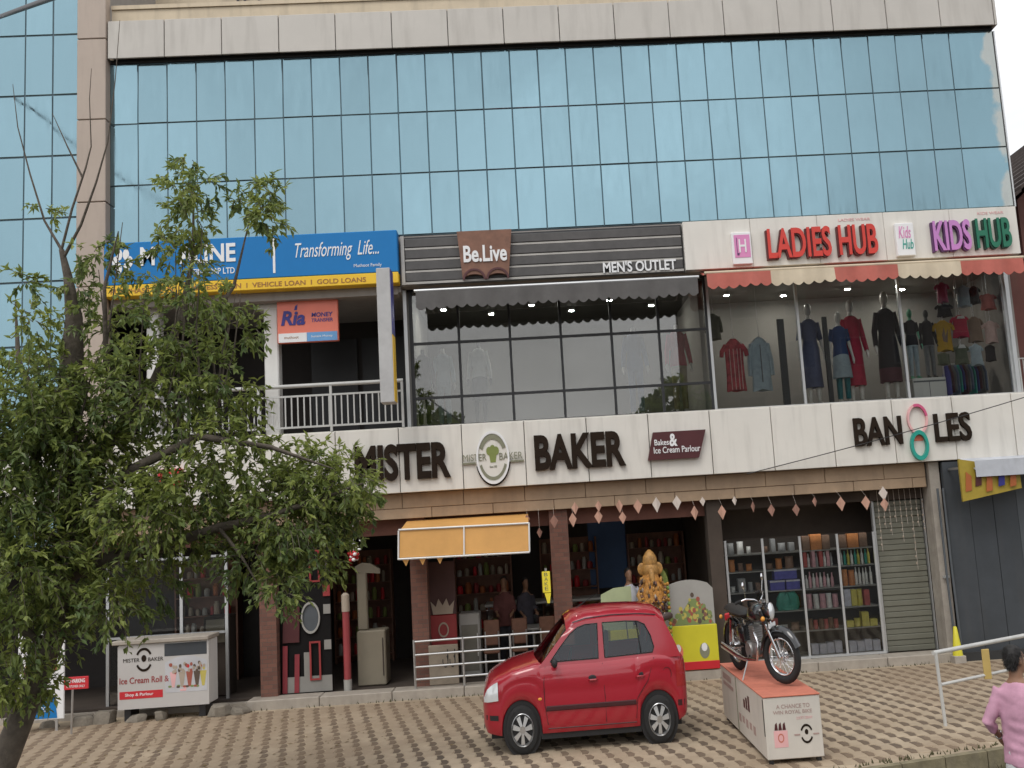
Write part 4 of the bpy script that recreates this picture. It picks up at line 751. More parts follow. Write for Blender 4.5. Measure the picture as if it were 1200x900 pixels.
for k in range(70):
    x = 2.26+.70*random.random(); pk = .44*max(0, 1-abs(x-2.64)/.34)+.07; z = .945+random.random()*pk; r_ = random.uniform(.026, .05); patch(oval(x, z, r_*.75, r_, 9, random.random()), -.0016-.002*k/70, random.choice(['fruit_yellow', 'fruit_green', 'fruit_red', 'fruit_yellow', 'fruit_dark', 'fruit_green', 'wood_sign']), s, 'fruit_print', .001)
for x, m in ((2.33, 'coral'), (2.78, 'olive_grey')): patch(oval(x, .47, .085, .13, 16), -.021, m, s, 'cup_print', .004); patch(oval(x, .53, .05, .07, 12), -.026, 'white_vinyl', s, 'cup_print', .004)
lettering('FRESH LIME', 1.9, 2.4, .2, .27, -.036, 'white_vinyl', s, .003, .01)
mat('gilt', (.38, .20, .055), .55, .15, var=.5, scale=14); mat('marigold', (.42, .20, .03), .7, var=.4, scale=30); mat('idol_dark', (.07, .045, .04), .6)
s = thing('garlanded_statue', 'gilded seated statue hung with flower garlands beside the juice counter', 'statue', (1.93, -.2, 0))
X0, Y0, Z0 = 1.93, -.22, 1.02
MB().bbox(X0-.17, X0+.17, Y0-.2, Y0+.19, -.03, Z0, .02).build('pedestal', 'fridge_white', s)
MB().rings([(X0, Y0, Z0+.002, .2, .18), (X0, Y0, Z0+.1, .24, .2), (X0, Y0, Z0+.22, .2, .16), (X0, Y0, Z0+.42, .19, .15), (X0, Y0, Z0+.6, .19, .13), (X0, Y0, Z0+.7, .12, .1), (X0, Y0, Z0+.74, .09, .08)], 16).ell((X0, Y0, Z0+.86), (.14, .13, .17)).tube([(X0, Y0-.1, Z0+.86), (X0, Y0-.17, Z0+.76), (X0+.02, Y0-.17, Z0+.62), (X0+.06, Y0-.16, Z0+.56)], [.05, .045, .035, .025], 8).build('figure', 'gilt', s, 60)
dr = MB().rings([(X0, Y0-.02, Z0+.34, .25, .2), (X0, Y0-.03, Z0+.46, .235, .19), (X0, Y0-.03, Z0+.6, .20, .17), (X0, Y0-.02, Z0+.72, .155, .14), (X0, Y0, Z0+.8, .11, .11)], 26)
for i, v in enumerate(dr.v): p_ = Vector(v); dr.v[i] = tuple(p_+Vector((1, 1, .4))*.035*mnoise.noise(p_*16))
dr.build('garland_drape', mat('drape_orange', (.42, .19, .04), .8, var=.6, scale=22, bump=.5, bscale=40), s, 50)
MB().ring2(X0+.03, Z0+.62, .34, .24, Y0+.1, Y0+.14, -.9, PI*.62, sx=.8, n=20).build('backing_arch', mat('arch_green', (.16, .20, .04), .6, var=.5, scale=25), s, 40)
MB().rings([(X0, Y0, Z0+.96, .12, .11), (X0, Y0, Z0+1.02, .125, .12), (X0, Y0, Z0+1.08, .11, .10), (X0, Y0, Z0+1.15, .07, .07), (X0, Y0, Z0+1.2, .02, .02)]).build('crown', 'gilt', s, 60)
for q in (-1, 1):
    MB().tube([(X0+q*.14, Y0, Z0+.6), (X0+q*.23, Y0-.05, Z0+.45), (X0+q*.2, Y0-.16, Z0+.36)], [.05, .045, .035], 8).build('arm', 'gilt', s, 60); MB().ell((X0+q*.13, Y0+.03, Z0+.88), (.085, .02, .11), 10, 6).build('ear', 'gilt', s, 60)
    MB().tube([(X0+q*.06, Y0-.1, Z0+.1), (X0+q*.24, Y0-.14, Z0+.1), (X0+q*.05, Y0-.2, Z0+.07)], [.07, .07, .05], 8).build('leg', 'idol_dark', s, 60)
for k in range(30):
    a_ = PI*(k/29); MB().ell((X0+.21*math.cos(a_), Y0-.17-.03*math.sin(a_), Z0+.62-.42*math.sin(a_)), (.024, .022, .026), 6, 4).build('marigold', ['marigold', 'wood_sign', 'gilt', 'idol_dark'][k % 4], s, 60)
for k in range(120):      # shawl of petals and foil over shoulders and lap
    a_ = random.uniform(-.2, PI+.2); z_ = random.uniform(.05, .72); r_ = .25-.10*z_; MB().ell((X0+r_*math.cos(a_), Y0-.05-.16*max(0, math.sin(a_)), Z0+z_), (.022, .02, .045), 6, 4).build('petal', random.choice(['marigold', 'gilt', 'idol_dark', 'idol_dark', 'gilt', 'poster_cream', 'maroon_sign', 'wood_sign', 'gilt'] if z_ > .3 else ['idol_dark', 'maroon_sign', 'idol_dark', 'poster_cream', 'wood_sign']), s, 60)
for k in range(14):
    MB().ell((X0+.26, Y0-.1, Z0+.62-.065*k), (.03, .03, .035), 6, 4).build('marigold', ['marigold', 'leaf_green'][k % 2], s, 60)
s = thing('blue_poster', 'dim blue glowing poster on the bakery back wall', 'poster', (1.6, 4.1, 1.6)); MB().bbox(1.15, 1.95, 4.14, 4.18, 1.3, 2.7, .01).build('panel', mat('poster_blue', (.03, .07, .16), .5, emit=.02), s); MB().box(1.13, 1.97, 4.17, 4.195, 1.28, 2.72).build('frame', 'black_metal', s)
# person at the juice counter and others inside the shop are built below with the people

# ------------------------------------------------------------------ paper kites strung under the beam
mat('kite_peach', (.52, .30, .22), .8, var=.2); mat('kite_white', (.62, .54, .48), .8, var=.1); mat('kite_brown', (.30, .16, .12), .8, var=.2)
kites = [(.36, 2.80, .13, 1), (.68, 2.81, .14, 0), (.73, 3.0, .12, 0), (1.13, 2.83, .13, 0), (1.14, 3.01, .11, 0), (1.5, 2.99, .13, 0), (1.54, 2.79, .12, 0), (1.82, 2.97, .14, 0), (2.14, 2.98, .15, 2), (2.5, 2.99, .14, 2), (2.79, 2.80, .14, 0), (2.95, 2.98, .09, 2), (3.26, 2.78, .14, 0), (3.5, 2.96, .09, 2), (3.82, 2.84, .11, 1), (4.13, 2.76, .12, 1), (4.57, 2.74, .12, 1), (4.9, 2.86, .10, 1), (5.34, 2.80, .14, 0), (5.79, 2.79, .14, 0), (6.13, 2.93, .14, 2), (6.11, 2.74, .13, 0), (-.1, 2.86, .1, 1), (-3.6, 2.85, .12, 1), (.1, 2.62, .1, 1)]
kn = ['peach', 'dull brown', 'white']
for k, (x, z, h, c) in enumerate(kites):
    t = thing('paper_kite', f'{kn[c]} diamond paper kite hanging in the row below the fascia', 'decoration', (x, .0, z-h), f'{kn[c]} paper kites hanging below the fascia'); a_ = random.uniform(-.7, .7); wd = h*.55; y = .02+random.uniform(-.08, .05)
    ca, sa = math.cos(a_)*wd, math.sin(a_)*wd
    MB().add([(x-ca, y-sa, z), (x, y-.035, z-h), (x+ca, y+sa, z), (x, y-.03, z+h*.8), (x-ca, y-sa+.003, z), (x, y-.032, z-h), (x+ca, y+sa+.003, z), (x, y-.027, z+h*.8)], [(0,1,3),(1,2,3),(7,5,4),(7,6,5),(0,4,5,1),(1,5,6,2),(2,6,7,3),(3,7,4,0)]).build('paper', ['kite_peach', 'kite_brown', 'kite_white'][c], t)
    MB().tube([(x, y-.03, z+h*.8), (x, .19, max(3.02, z+h*.85))], .0015, 4).build('string', 'kite_white', t)

# ------------------------------------------------------------------ display case with goods beside the shutter
D_ = thing('display_case', 'aluminium framed glass display case full of small goods', 'display case', (4.7, .6, .14)); PXs = [3.36, 4.02, 4.69, 5.36, 6.02]; SZ = [.2, .62, .98, 1.34, 1.7, 2.0]
for x in PXs: MB().box(x-.02, x+.02, .42, .46, .16, 2.26).build('post', 'alu', D_)
for z in SZ: MB().box(3.36, 6.02, .47, .9, z-.02, z).build('shelf', 'fridge_white' if z > .3 else 'step_stone', D_)
MB().box(3.34, 6.04, .91, .95, .16, 2.26).build('back_panel', 'room_brown', D_); MB().box(3.36, 6.04, .38, .47, .155, .19).build('bottom_rail', 'alu', D_)
for a_, b_ in zip(PXs, PXs[1:]): MB().box(a_+.022, b_-.022, .437, .443, .2, 2.25).build('pane', 'clear_glass', D_)
goods = {}
def good(kind, x, y, z, wd, h, c):
    lab = {'carton': '{} carton standing on the display case shelf', 'bottle': '{} bottle standing on the display case shelf', 'packet': '{} packet lying on the display case shelf'}[kind].format(c[1])
    if kind == 'bottle': o = MB().lathe([(wd*.45, 0), (wd*.5, h*.08), (wd*.5, h*.62), (wd*.22, h*.78), (wd*.2, h*.95), (wd*.23, h)], (x, y, z), n=10).build('bottle', c[0], None, 50)
    elif kind == 'carton': o = MB().bbox(x-wd/2, x+wd/2, y-.06, y+.06, z, z+h, .006).build('carton', c[0])
    else: o = MB().rings([(x, y, z, wd*.5, .05), (x, y, z+h*.2, wd*.5, .07), (x, y, z+h*.8, wd*.45, .06), (x, y, z+h, wd*.5, .01)], 10).build('packet', c[0], None, 60)
    tag(o, lab, kind, f'{c[1]} {kind}s on the display case shelves')
def G_(n, r, g_, b): return mat('goods_'+n, (r, g_, b), .5, var=.2, scale=15)
cols = {n: (G_(n, *c), n) for n, c in {'red': (.5, .10, .09), 'pink': (.7, .38, .42), 'white': (.78, .77, .74), 'yellow': (.68, .60, .12), 'orange': (.65, .25, .08), 'grey': (.35, .35, .35), 'blue': (.10, .10, .45), 'green': (.04, .32, .24), 'brown': (.25, .15, .10), 'lilac': (.62, .62, .72)}.items()}
for bay in (2, 3):
    x0 = PXs[bay]+.06
    spec = [[('carton', 'lilac', .13, .16)]*4, [('packet', 'brown', .08, .15), ('packet', 'red', .08, .14)]*3 if bay == 2 else [('carton', 'yellow', .13, .1), ('packet', 'yellow', .12, .12), ('carton', 'yellow', .13, .2)], [('packet', 'pink', .11, .22), ('packet', 'white', .10, .2)]*2+[('packet', 'pink', .1, .2)] if bay == 2 else [('carton', 'lilac', .12, .24), ('carton', 'yellow', .1, .26), ('packet', 'yellow', .1, .26), ('carton', 'red', .1, .22)],
            [('bottle', 'white', .055, .2), ('bottle', 'pink', .055, .22)]*4 if bay == 2 else [('packet', 'orange', .11, .24)]*2+[('bottle', 'white', .05, .25)]*5, [('carton', 'red', .07, .24), ('bottle', 'white', .05, .2), ('carton', 'pink', .06, .26), ('bottle', 'grey', .05, .2)]*2 if bay == 2 else [('bottle', 'white', .05, .23), ('bottle', 'green', .05, .22), ('bottle', 'yellow', .05, .23)]*3,
            [('carton', 'brown', .14, .2), ('carton', 'orange', .2, .22)]]
    for z, row in zip(SZ, spec):
        xx = x0; row = row*4
        for kind, c, wd, h in row:
            if xx+wd > PXs[bay+1]-.03: break
            h = min(h*1.22, .31)
            good(kind, xx+wd/2, .55+random.uniform(-.02, .04), z+.001, wd, h*random.uniform(.9, 1.05), cols[c]); xx += wd+.012
for bay in (0, 1):
    for z in SZ:
        if bay == 1 and z in (.98, 1.34): continue
        xx = PXs[bay]+.06
        while xx < PXs[bay+1]-.14:
            wd = random.uniform(.07, .16); k = random.choice(['carton', 'packet', 'packet']); good(k, xx+wd/2, .62, z+.001, wd, random.uniform(.1, .24), cols[random.choice(['brown', 'grey', 'red', 'brown', 'grey', 'white'] if z != 1.7 else ['orange', 'brown'])]); xx += wd+.05
for k, (cx_, z0, wd) in enumerate(((4.24, 1.342, .26), (4.52, 1.342, .24), (4.40, 1.53, .4))):
    lb = ['violet blue plastic basket on the display case shelf behind the motorcycle headlight', 'violet blue plastic basket right beside the case post', 'wide violet blue plastic basket stacked on two smaller baskets'][k]
    s = thing('plastic_basket', lb, 'basket', (cx_, .57, z0)); x0, x1, y0, y1, h = cx_-wd/2, cx_+wd/2, .48, .66, .17
    for a_, b_, c_, d_ in ((x0, x1, y0, y0+.015), (x0, x1, y1-.015, y1), (x0, x0+.015, y0+.016, y1-.016), (x1-.015, x1, y0+.016, y1-.016)): MB().box(a_, b_, c_, d_, z0, z0+h).build('side', cols['blue'][0], s)
    MB().box(x0+.016, x1-.016, y0+.016, y1-.016, z0, z0+.015).build('bottom', cols['blue'][0], s); MB().box(x0-.006, x1+.006, y0-.012, y0-.001, z0+h-.03, z0+h).build('rim', cols['lilac'][0], s)
s = thing('green_bag', 'crumpled green gift bag on the shelf below the violet baskets', 'bag', (4.42, .57, .982)); mb = MB().rings([(4.42, .57, .984, .17, .07), (4.42, .57, 1.08, .22, .09), (4.43, .57, 1.2, .2, .08), (4.42, .57, 1.30, .13, .05)], 26)
for i, v in enumerate(mb.v): p_ = Vector(v); mb.v[i] = tuple(p_+Vector((.05, .04, .0))*mnoise.noise(p_*13))
mb.build('bag', cols['green'][0], s, 30); MB().tube([(4.36, .52, 1.24), (4.39, .5, 1.3), (4.45, .5, 1.3), (4.48, .52, 1.24)], .006, 6).build('handle', 'c_teal', s)
# flower strings hung over the shutter
for k in range(9):
    x = 6.16+.1*k; ln = [.9, .5, .62, .4, .75, .45, 1.25, .5, .6][k]
    t = thing('flower_string', 'string of small white buds hanging over the roller shutter', 'garland', (x, .42, 2.8-ln), 'flower strings over the roller shutter'); MB().tube([(x, .44, 2.98), (x+.01, .44, 2.8-ln)], .003, 4).build('thread', 'kite_white', t)
    for q in range(int(ln/.12)): MB().ell((x+random.uniform(-.01, .01), .44, 2.74-.12*q), (.014, .014, .022), 6, 4).build('bud', 'poster_cream', t)

# ------------------------------------------------------------------ left shop front
s = thing('ice_cream_counter', 'white serving counter with printed bakery banner by the left shop', 'counter', (-6.15, -.1, 0))
MB().bbox(-6.86, -5.42, -.28, .2, .2, 1.22, .01).build('cabinet', 'white_paint', s); MB().bbox(-6.95, -5.40, -.34, .25, 1.225, 1.29, .01).build('top', 'step_stone', s)
mat('banner', (.50, .48, .46), .45, var=.03); MB().box(-6.87, -5.41, -.288, -.283, .2, 1.2).build('banner', 'banner', s)
MB().ring2(-6.45, .97, .19, .15, -.294, -.2885, .5, PI-.5, sx=.72, n=14).build('emblem', 'dark_brown_letter', s); MB().ring2(-6.45, .97, .19, .15, -.294, -.2885, PI+.5, 2*PI-.5, sx=.72, n=14).build('emblem', 'dark_brown_letter', s); patch(oval(-6.45, .99, .04, .055, 12), -.2885, 'dark_brown_letter', s, 'emblem')
lettering('MISTER', -6.78, -6.52, .94, 1.0, -.2885, 'dark_brown_letter', s, .004); lettering('BAKER', -6.38, -6.14, .94, 1.0, -.2885, 'dark_brown_letter', s, .004)
lettering('Ice Cream Roll &', -6.84, -6.05, .60, .70, -.2885, 'poster_red', s, .004, .01); patch(rect(-6.84, -6.15, .36, .48), -.2885, 'signal_red', s, 'red_band', .003); lettering('Shop & Parlour', -6.75, -6.3, .39, .45, -.292, 'white_vinyl', s, .003, .01)
patch(rect(-6.12, -5.44, 1.0, 1.2), -.2885, 'slate', s, 'dark_print', .003)
po = [(-6.11, .42), (-5.44, .42), (-5.44, .9)] + [(-5.44-.67*i/10, .9+.09*math.sin(PI*i/10)) for i in range(1, 10)] + [(-6.11, .9)]; patch(po, -.2885, mat('print_pale', (.50, .50, .52), .5), s, 'photo_print', .003)
for k, (x_, m1, m2) in enumerate(((-5.98, 'fruit_red', 'pale_pink'), (-5.84, 'fruit_dark', 'poster_cream'), (-5.72, 'signal_red', 'fruit_red'), (-5.60, 'ply', 'fruit_dark'), (-5.50, 'burnt', 'fruit_yellow'))):
    patch([(x_-.02, .5), (x_+.02, .5), (x_+.055, .74), (x_-.055, .74)], -.2921, m2, s, 'sundae_print', .0015)
    for q in range(7): patch(oval(x_+random.uniform(-.05, .05), .72+random.uniform(0, .15), .022, .03, 9), -.2938-.0002*q, random.choice([m1, m2, 'poster_cream']), s, 'sundae_print', .001)
for q in range(12): patch(oval(random.uniform(-6.05, -5.5), random.uniform(.45, .52), .03, .018, 9), -.2921-.0001*q, random.choice(['fruit_red', 'fruit_dark', 'pale_pink', 'fruit_green']), s, 'sundae_print', .0012)
for x in (-6.75, -5.55): MB().box(x-.05, x+.05, -.2, .15, -.03, .2).build('leg', 'black_metal', s)
s = thing('product_poster', 'white poster board with food prints and a blue panel by the left shop', 'poster', (-7.9, -.6, 0)); MB().bbox(-8.3, -7.58, -.6, -.56, .18, 1.58, .008).build('board', 'white_vinyl', s)
patch([(-8.28, .2), (-7.68, .2), (-7.72, .55), (-8.2, .55)], -.6, 'sign_blue', s, 'blue_panel'); lettering('FRESH', -8.05, -7.8, .3, .38, -.607, 'white_vinyl', s, .003, .01)
for k in range(16): patch(oval(random.uniform(-8.2, -7.65), random.uniform(.68, 1.05), .05, .05, 10), -.601, random.choice(['signal_red', 'sign_orange', 'poster_red', 'ply', 'olive']), s, 'food_print', .002+.0003*k)
for x in (-8.15, -7.7): MB().box(x-.02, x+.02, -.585, -.565, -.03, .18).build('leg', 'steel', s)
s = thing('no_parking_sign', 'small red No Parking board on a thin post', 'sign', (-7.32, -1, 0)); MB().tube([(-7.3, -.95, -.03), (-7.28, -.95, .84)], .016, 8).build('post', 'steel', s, 40); MB().bbox(-7.40, -7.03, -.99, -.965, .67, .86, .005).build('board', 'signal_red', s)
lettering('NO PARKING', -7.36, -7.08, .77, .83, -.99, 'white_vinyl', s, .003, .02); lettering('CUSTOMER ONLY', -7.36, -7.08, .70, .735, -.99, 'white_vinyl', s, .003)
s = thing('glass_shopfront', 'aluminium framed glass shopfront of the left shop', 'shopfront', (-6.2, .6, .13))
for x in (-7.4, -6.15, -5.38): MB().box(x-.025, x+.025, .58, .63, .1, 2.7).build('frame_post', 'alu', s)
for z in (1.25, 2.55): MB().box(-7.37, -5.41, .585, .625, z-.02, z+.02).build('frame_rail', 'alu', s)
for x0, x1 in ((-7.37, -6.18), (-6.12, -5.41)):
    MB().box(x0, x1, .602, .608, 1.28, 2.52).build('pane', 'clear_glass', s)
    if x0 < -6.5: MB().box(x0, x1, .602, .608, .14, 1.22).build('pane', 'clear_glass', s)
s = thing('storage_cupboard', 'dark cupboard with pale door inside the left shop', 'cupboard', (-5.6, .9, .13)); MB().bbox(-5.85, -5.43, .8, 1.3, .14, 1.5, .02).build('cabinet', 'room_brown', s); MB().bbox(-5.8, -5.48, .78, .8, 1.05, 1.45, .005).build('door', 'counter_cream', s)
for k, (x, wd) in enumerate(((-8.0, .3), (-7.45, .35), (-7.1, .3), (-6.6, .25), (-6.2, .22), (-5.25, .35), (-4.95, .3))):
    mb = MB(); q_ = .10+.04*(k % 3); yy = -.2-.05*(k % 2); mb.rings([(x, yy, -.03, wd*.52, .13), (x, yy, .02, wd*.55, .14), (x+.01, yy, q_-.03, wd*.5, .12), (x, yy+.01, q_, wd*.4, .09)], 7)
    for i, v in enumerate(mb.v): mb.v[i] = (v[0]+.09*mnoise.noise(Vector(v)*6+Vector((k, 0, 0))), v[1]+.05*mnoise.noise(Vector(v)*7), v[2]+.04*mnoise.noise(Vector(v)*8))
    tag(mb.build('stone', mat('rubble', (.20, .175, .14), .9, var=.3, scale=6, bump=.5, dirt=.5), None, 25), 'rough stone block lying along the left shop step', 'stone', 'stones along the left shop step')

# ------------------------------------------------------------------ railing, cone and cables at the right
s = thing('ramp_railing', 'thin white pipe railing beside the paved ramp at the slate wall', 'railing', (5.05, -4.4, 0))
A0, A1 = Vector((4.96, -4.5, 0)), Vector((6.9, -3.45, 0))
MB().tube([A0+Vector((-.03, 0, .89)), A1+Vector((0, 0, .9))], .028, 10).build('top_rail', 'rail_white', s, 40); MB().tube([A0+Vector((.03, 0, .5)), A1+Vector((0, 0, .5))], .02, 8).build('rail', 'rail_white', s, 40)
for k in (0, 1): p = (A0, A1)[k]; MB().tube([p+Vector((.03 if not k else 0, 0, -.03)), p+Vector((0, 0, .89))], .022, 8).build('post', 'rail_white', s, 40)
q = A0.lerp(A1, .42); MB().bbox(q.x-.05, q.x+.05, q.y-.05, q.y-.03, .45, .83, .005).build('tag_board', mat('tan_board', (.50, .36, .12), .6), s)
s = thing('yellow_cone', 'narrow yellow marker cone against the grey pipes', 'cone', (7.12, -.1, -.03)); MB().lathe([(.085, .15), (.03, .62), (.02, .63)], (7.08, -.12, -.03), n=14).build('cone', 'lemon', s, 40); MB().bbox(6.98, 7.18, -.22, -.02, -.03, .12, .01).build('base', 'concrete', s)
def cable(label, a_, b_, r, sag):
    a_, b_ = Vector(a_), Vector(b_); tag(MB().tube([a_.lerp(b_, i/16)-Vector((0, 0, sag*4*(i/16)*(1-i/16))) for i in range(17)], r, 6).build('cable', 'black_metal', None, 60), label, 'cable')
cable('thin black cable drooping across the fascia through the bangle letters', (3.75, -.02, 3.40), (9.6, -.45, 4.66), .009, .05)
cable('thick black cable crossing in front of the glass tower', (-9.45, -1.1, 11.41), (3.0, -19.5, 2.1), .02, .0)

# ------------------------------------------------------------------ motorcycle on its display box
s = thing('display_box', 'white printed display box with red carpet top under the motorcycle', 'display box', (2.76, -4.5, 0))
mat('carpet', (.52, .17, .11), .9, var=.15, scale=6, bump=.2); mat('box_white', (.60, .56, .50), .5, var=.05, dirt=.2)
bx0, bx1, by0, by1 = 2.46, 3.10, -5.72, -3.2
MB().bbox(bx0, bx1, by0, by1, .05, .72, .008).build('box', 'box_white', s); MB().bbox(bx0-.008, bx1+.008, by0-.01, by1+.01, .722, .74, .006).build('carpet', 'carpet', s)
for x in (bx0+.05, bx1-.05):
    for y in (by0+.06, by1-.06): MB().box(x-.025, x+.025, y-.025, y+.025, -.02, .049).build('leg', 'black_metal', s)
mat('faded_print', (.40, .28, .25), .6); yf = by0-.001
lettering('A CHANCE TO', bx0+.14, bx1-.12, .595, .64, yf, 'faded_print', s, .002, .01); lettering('WIN ROYAL BIKE', bx0+.10, bx1-.10, .535, .575, yf, 'faded_print', s, .002, .01); lettering('LUCKY DRAW', bx0+.36, bx1-.1, .47, .50, yf, 'pale_pink', s, .002)
MB().ring2(bx0+.46, .31, .105, .08, yf-.003, yf, .4, PI-.4, sx=.68, n=14).build('emblem', 'dark_brown_letter', s); MB().ring2(bx0+.46, .31, .105, .08, yf-.003, yf, PI+.4, 2*PI-.4, sx=.68, n=14).build('emblem', 'dark_brown_letter', s); patch(oval(bx0+.46, .33, .02, .03, 10), yf, 'dark_brown_letter', s, 'emblem', .003)
patch(rect(bx0+.32, bx0+.385, .295, .312), yf, 'faded_print', s, 'emblem', .003); patch(rect(bx0+.535, bx0+.6, .295, .312), yf, 'faded_print', s, 'emblem', .003)
patch(rect(bx0+.09, bx0+.245, .18, .36), yf, 'pale_pink', s, 'gift_print', .002); MB().ring2(bx0+.167, .28, .05, .035, yf-.004, yf-.0025, sx=.7, n=16).build('gift_print', 'carpet', s)
for q in range(3): patch([(bx0+.10+.045*q, .365), (bx0+.14+.045*q, .365), (bx0+.13+.045*q, .45), (bx0+.11+.045*q, .43)], yf, 'maroon_sign', s, 'gift_print', .002)
def sidepatch(y0, y1, z0, z1, m): MB().box(bx0-.003, bx0-.0005, y0, y1, z0, z1).build('side_print', m, s)
sidepatch(-3.9, -3.35, .58, .66, 'faded_print'); sidepatch(-4.0, -3.35, .50, .55, 'faded_print')
for q in range(3): sidepatch(-4.95+.13*q, -4.86+.13*q, .42, .6-.04*q, 'maroon_sign')
for q in range(5): sidepatch(-5.2+.2*q, -5.08+.2*q, .2+.02*(q % 2), .30, 'faded_print')
MB().box(bx0-.004, bx0-.0005, -4.22, -4.18, .06, .71).build('seam', 'olive_grey', s); MB().box(bx0-.004, bx0-.0005, -5.70, -5.67, .3, .70).build('seam', 'black_metal', s)

mat('bike_black', (.012, .012, .013), .22, coat=.8, var=.1); mat('engine', (.30, .29, .28), .4, .7, var=.2, scale=20); mat('lamp_lens', (.75, .77, .78), .08, .3, var=.03)
K = thing('motorcycle', 'black classic motorcycle with chrome headlight parked on the display box', 'motorcycle', (2.72, -4.4, .74))
BZ = .742; RZ = math.radians(-78); LEAN = math.radians(6)
KM = Matrix.Translation((2.70, -4.52, BZ)) @ Matrix.Diagonal((.72, 1, 1, 1)) @ Matrix.Rotation(RZ, 4, 'Z') @ Matrix.Rotation(LEAN, 4, 'X')     # local +X is forward
ST = math.radians(33); pv = Vector((.50, 0, .9))
FM = KM @ Matrix.Translation(pv) @ Matrix.Rotation(ST, 4, 'Z') @ Matrix.Translation(-pv)          # front end steered
WR = .325
def wheel(M, cx, name='wheel'):
    w_ = MB(M).lathe([(.04, -.05), (.04, .05)], (cx, 0, WR), 'Y', 12).build(name, 'chrome', K, 40); c_ = MB(M); R = []
    def torus(R0, r, n=28, m=8, sy=1): return [[((R0+r*math.cos(2*PI*j/m))*math.cos(2*PI*i/n)+cx, sy*r*math.sin(2*PI*j/m), (R0+r*math.cos(2*PI*j/m))*math.sin(2*PI*i/n)+WR) for j in range(m)] for i in range(n+1)]
    MB(M).loft(torus(WR-.052, .052), cap=False).build('tyre', 'tyre', w_, 60); MB(M).loft(torus(WR-.108, .016, sy=1.6), cap=False).build('rim', 'chrome', w_, 60)
    sp = MB(M)
    for k in range(24): a_ = 2*PI*k/24; sp.tube([(cx+.04*math.cos(a_+.5*(-1)**k), .03*(-1)**k, WR+.04*math.sin(a_+.5*(-1)**k)), (cx+(WR-.11)*math.cos(a_), 0, WR+(WR-.11)*math.sin(a_))], .0028, 4)
    sp.build('spokes', 'chrome', w_); MB(M).lathe([(.09, .045), (.09, .055)], (cx, 0, WR), 'Y', 20).build('brake_disc', 'steel', w_, 40)
wheel(FM, .70); wheel(KM, -.68)
def arcguard(M, cx, a0, a1, nm):
    R = []
    for i in range(13):
        a_ = a0+(a1-a0)*i/12; R.append([(cx+(WR+.035+d)*math.cos(a_), y, WR+(WR+.035+d)*math.sin(a_)) for y, d in ((-.075, -.05), (-.05, .0), (0, .012), (.05, .0), (.075, -.05), (.05, -.01), (0, .002), (-.05, -.01))])
    MB(M).loft(R).build(nm, 'bike_black', K, 60)
arcguard(FM, .70, math.radians(20), math.radians(165), 'front_mudguard'); arcguard(KM, -.68, math.radians(15), math.radians(190), 'rear_mudguard')
for q in (-1, 1):
    MB(FM).tube([(.70, q*.085, WR), (.50, q*.085, .80)], [.026, .022], 10).build('fork_leg', 'chrome', K, 40); MB(FM).tube([(.535, q*.085, .72), (.475, q*.085, .88)], .034, 10).build('fork_shroud', 'bike_black', K, 40)
    MB(FM).tube([(.44, q*.03, .98), (.44, q*.16, 1.03), (.36, q*.30, 1.06), (.22, q*.36, 1.03)], .012, 8).build('handlebar', 'chrome', K, 60); MB(FM).tube([(.30, q*.33, 1.05), (.20, q*.365, 1.025)], .019, 8).build('grip', 'tyre', K, 40)
    MB(FM).tube([(.36, q*.29, 1.06), (.38, q*.33, 1.2)], .006, 6).ell((.38, q*.34, 1.23), (.012, .055, .045), 10, 6).build('mirror', 'chrome', K, 60)
    MB(FM).ell((.55, q*.17, .80), (.035, .04, .03), 8, 6).build('indicator', 'sign_orange', K, 60); MB(KM).ell((-.85, q*.14, .70), (.03, .035, .03), 8, 6).build('indicator', 'sign_orange', K, 60)
    MB(KM).tube([(-.68, q*.11, WR+.02), (-.50, q*.12, .70)], [.022, .03], 10).build('rear_shock', 'chrome', K, 40)
    MB(KM).tube([(-.68, q*.09, WR), (-.2, q*.09, .38)], .018, 8).build('swing_arm', 'bike_black', K, 40)
MB(FM).lathe([(.02, -.16), (.08, -.12), (.10, -.03), (.10, .0)], (.62, 0, .86), 'X', 20).build('headlight_shell', 'bike_black', K, 50); MB(FM).lathe([(.102, .0), (.106, .012), (.098, .02)], (.62, 0, .86), 'X', 20).build('headlight_rim', 'chrome', K, 50); MB(FM).lathe([(.096, .018), (.07, .035), (.01, .042)], (.62, 0, .86), 'X', 20).build('headlight_lens', 'lamp_lens', K, 60)
MB(FM).lathe([(.055, -.02), (.055, .01)], (.50, .0, .99), 'Z', 14).build('speedometer', 'chrome', K, 40); MB(FM).box(.60, .615, -.11, .11, .67, .72).build('number_plate', 'white_vinyl', K)
tk = [(x, r, zt, zb) for x, r, zt, zb in ((-.02, .06, .80, .72), (.06, .11, .88, .71), (.2, .145, .94, .70), (.34, .15, .95, .71), (.44, .11, .92, .74), (.48, .05, .86, .78))]
MB(KM).loft([[(x, r*math.sin(2*PI*i/14), (zt+zb)/2+(zt-zb)/2*math.cos(2*PI*i/14)) for i in range(14)] for x, r, zt, zb in tk]).build('fuel_tank', 'bike_black', K, 60)
MB(KM).loft([[(x, r*math.sin(2*PI*i/12)*(1.15 if math.cos(2*PI*i/12) < 0 else 1), z+h*math.cos(2*PI*i/12)) for i in range(12)] for x, r, z, h in ((-.78, .07, .81, .03), (-.70, .12, .82, .05), (-.4, .135, .80, .055), (-.1, .12, .785, .05), (-.03, .06, .79, .03))]).build('seat', mat('seat_vinyl', (.02, .018, .017), .5), K, 60)
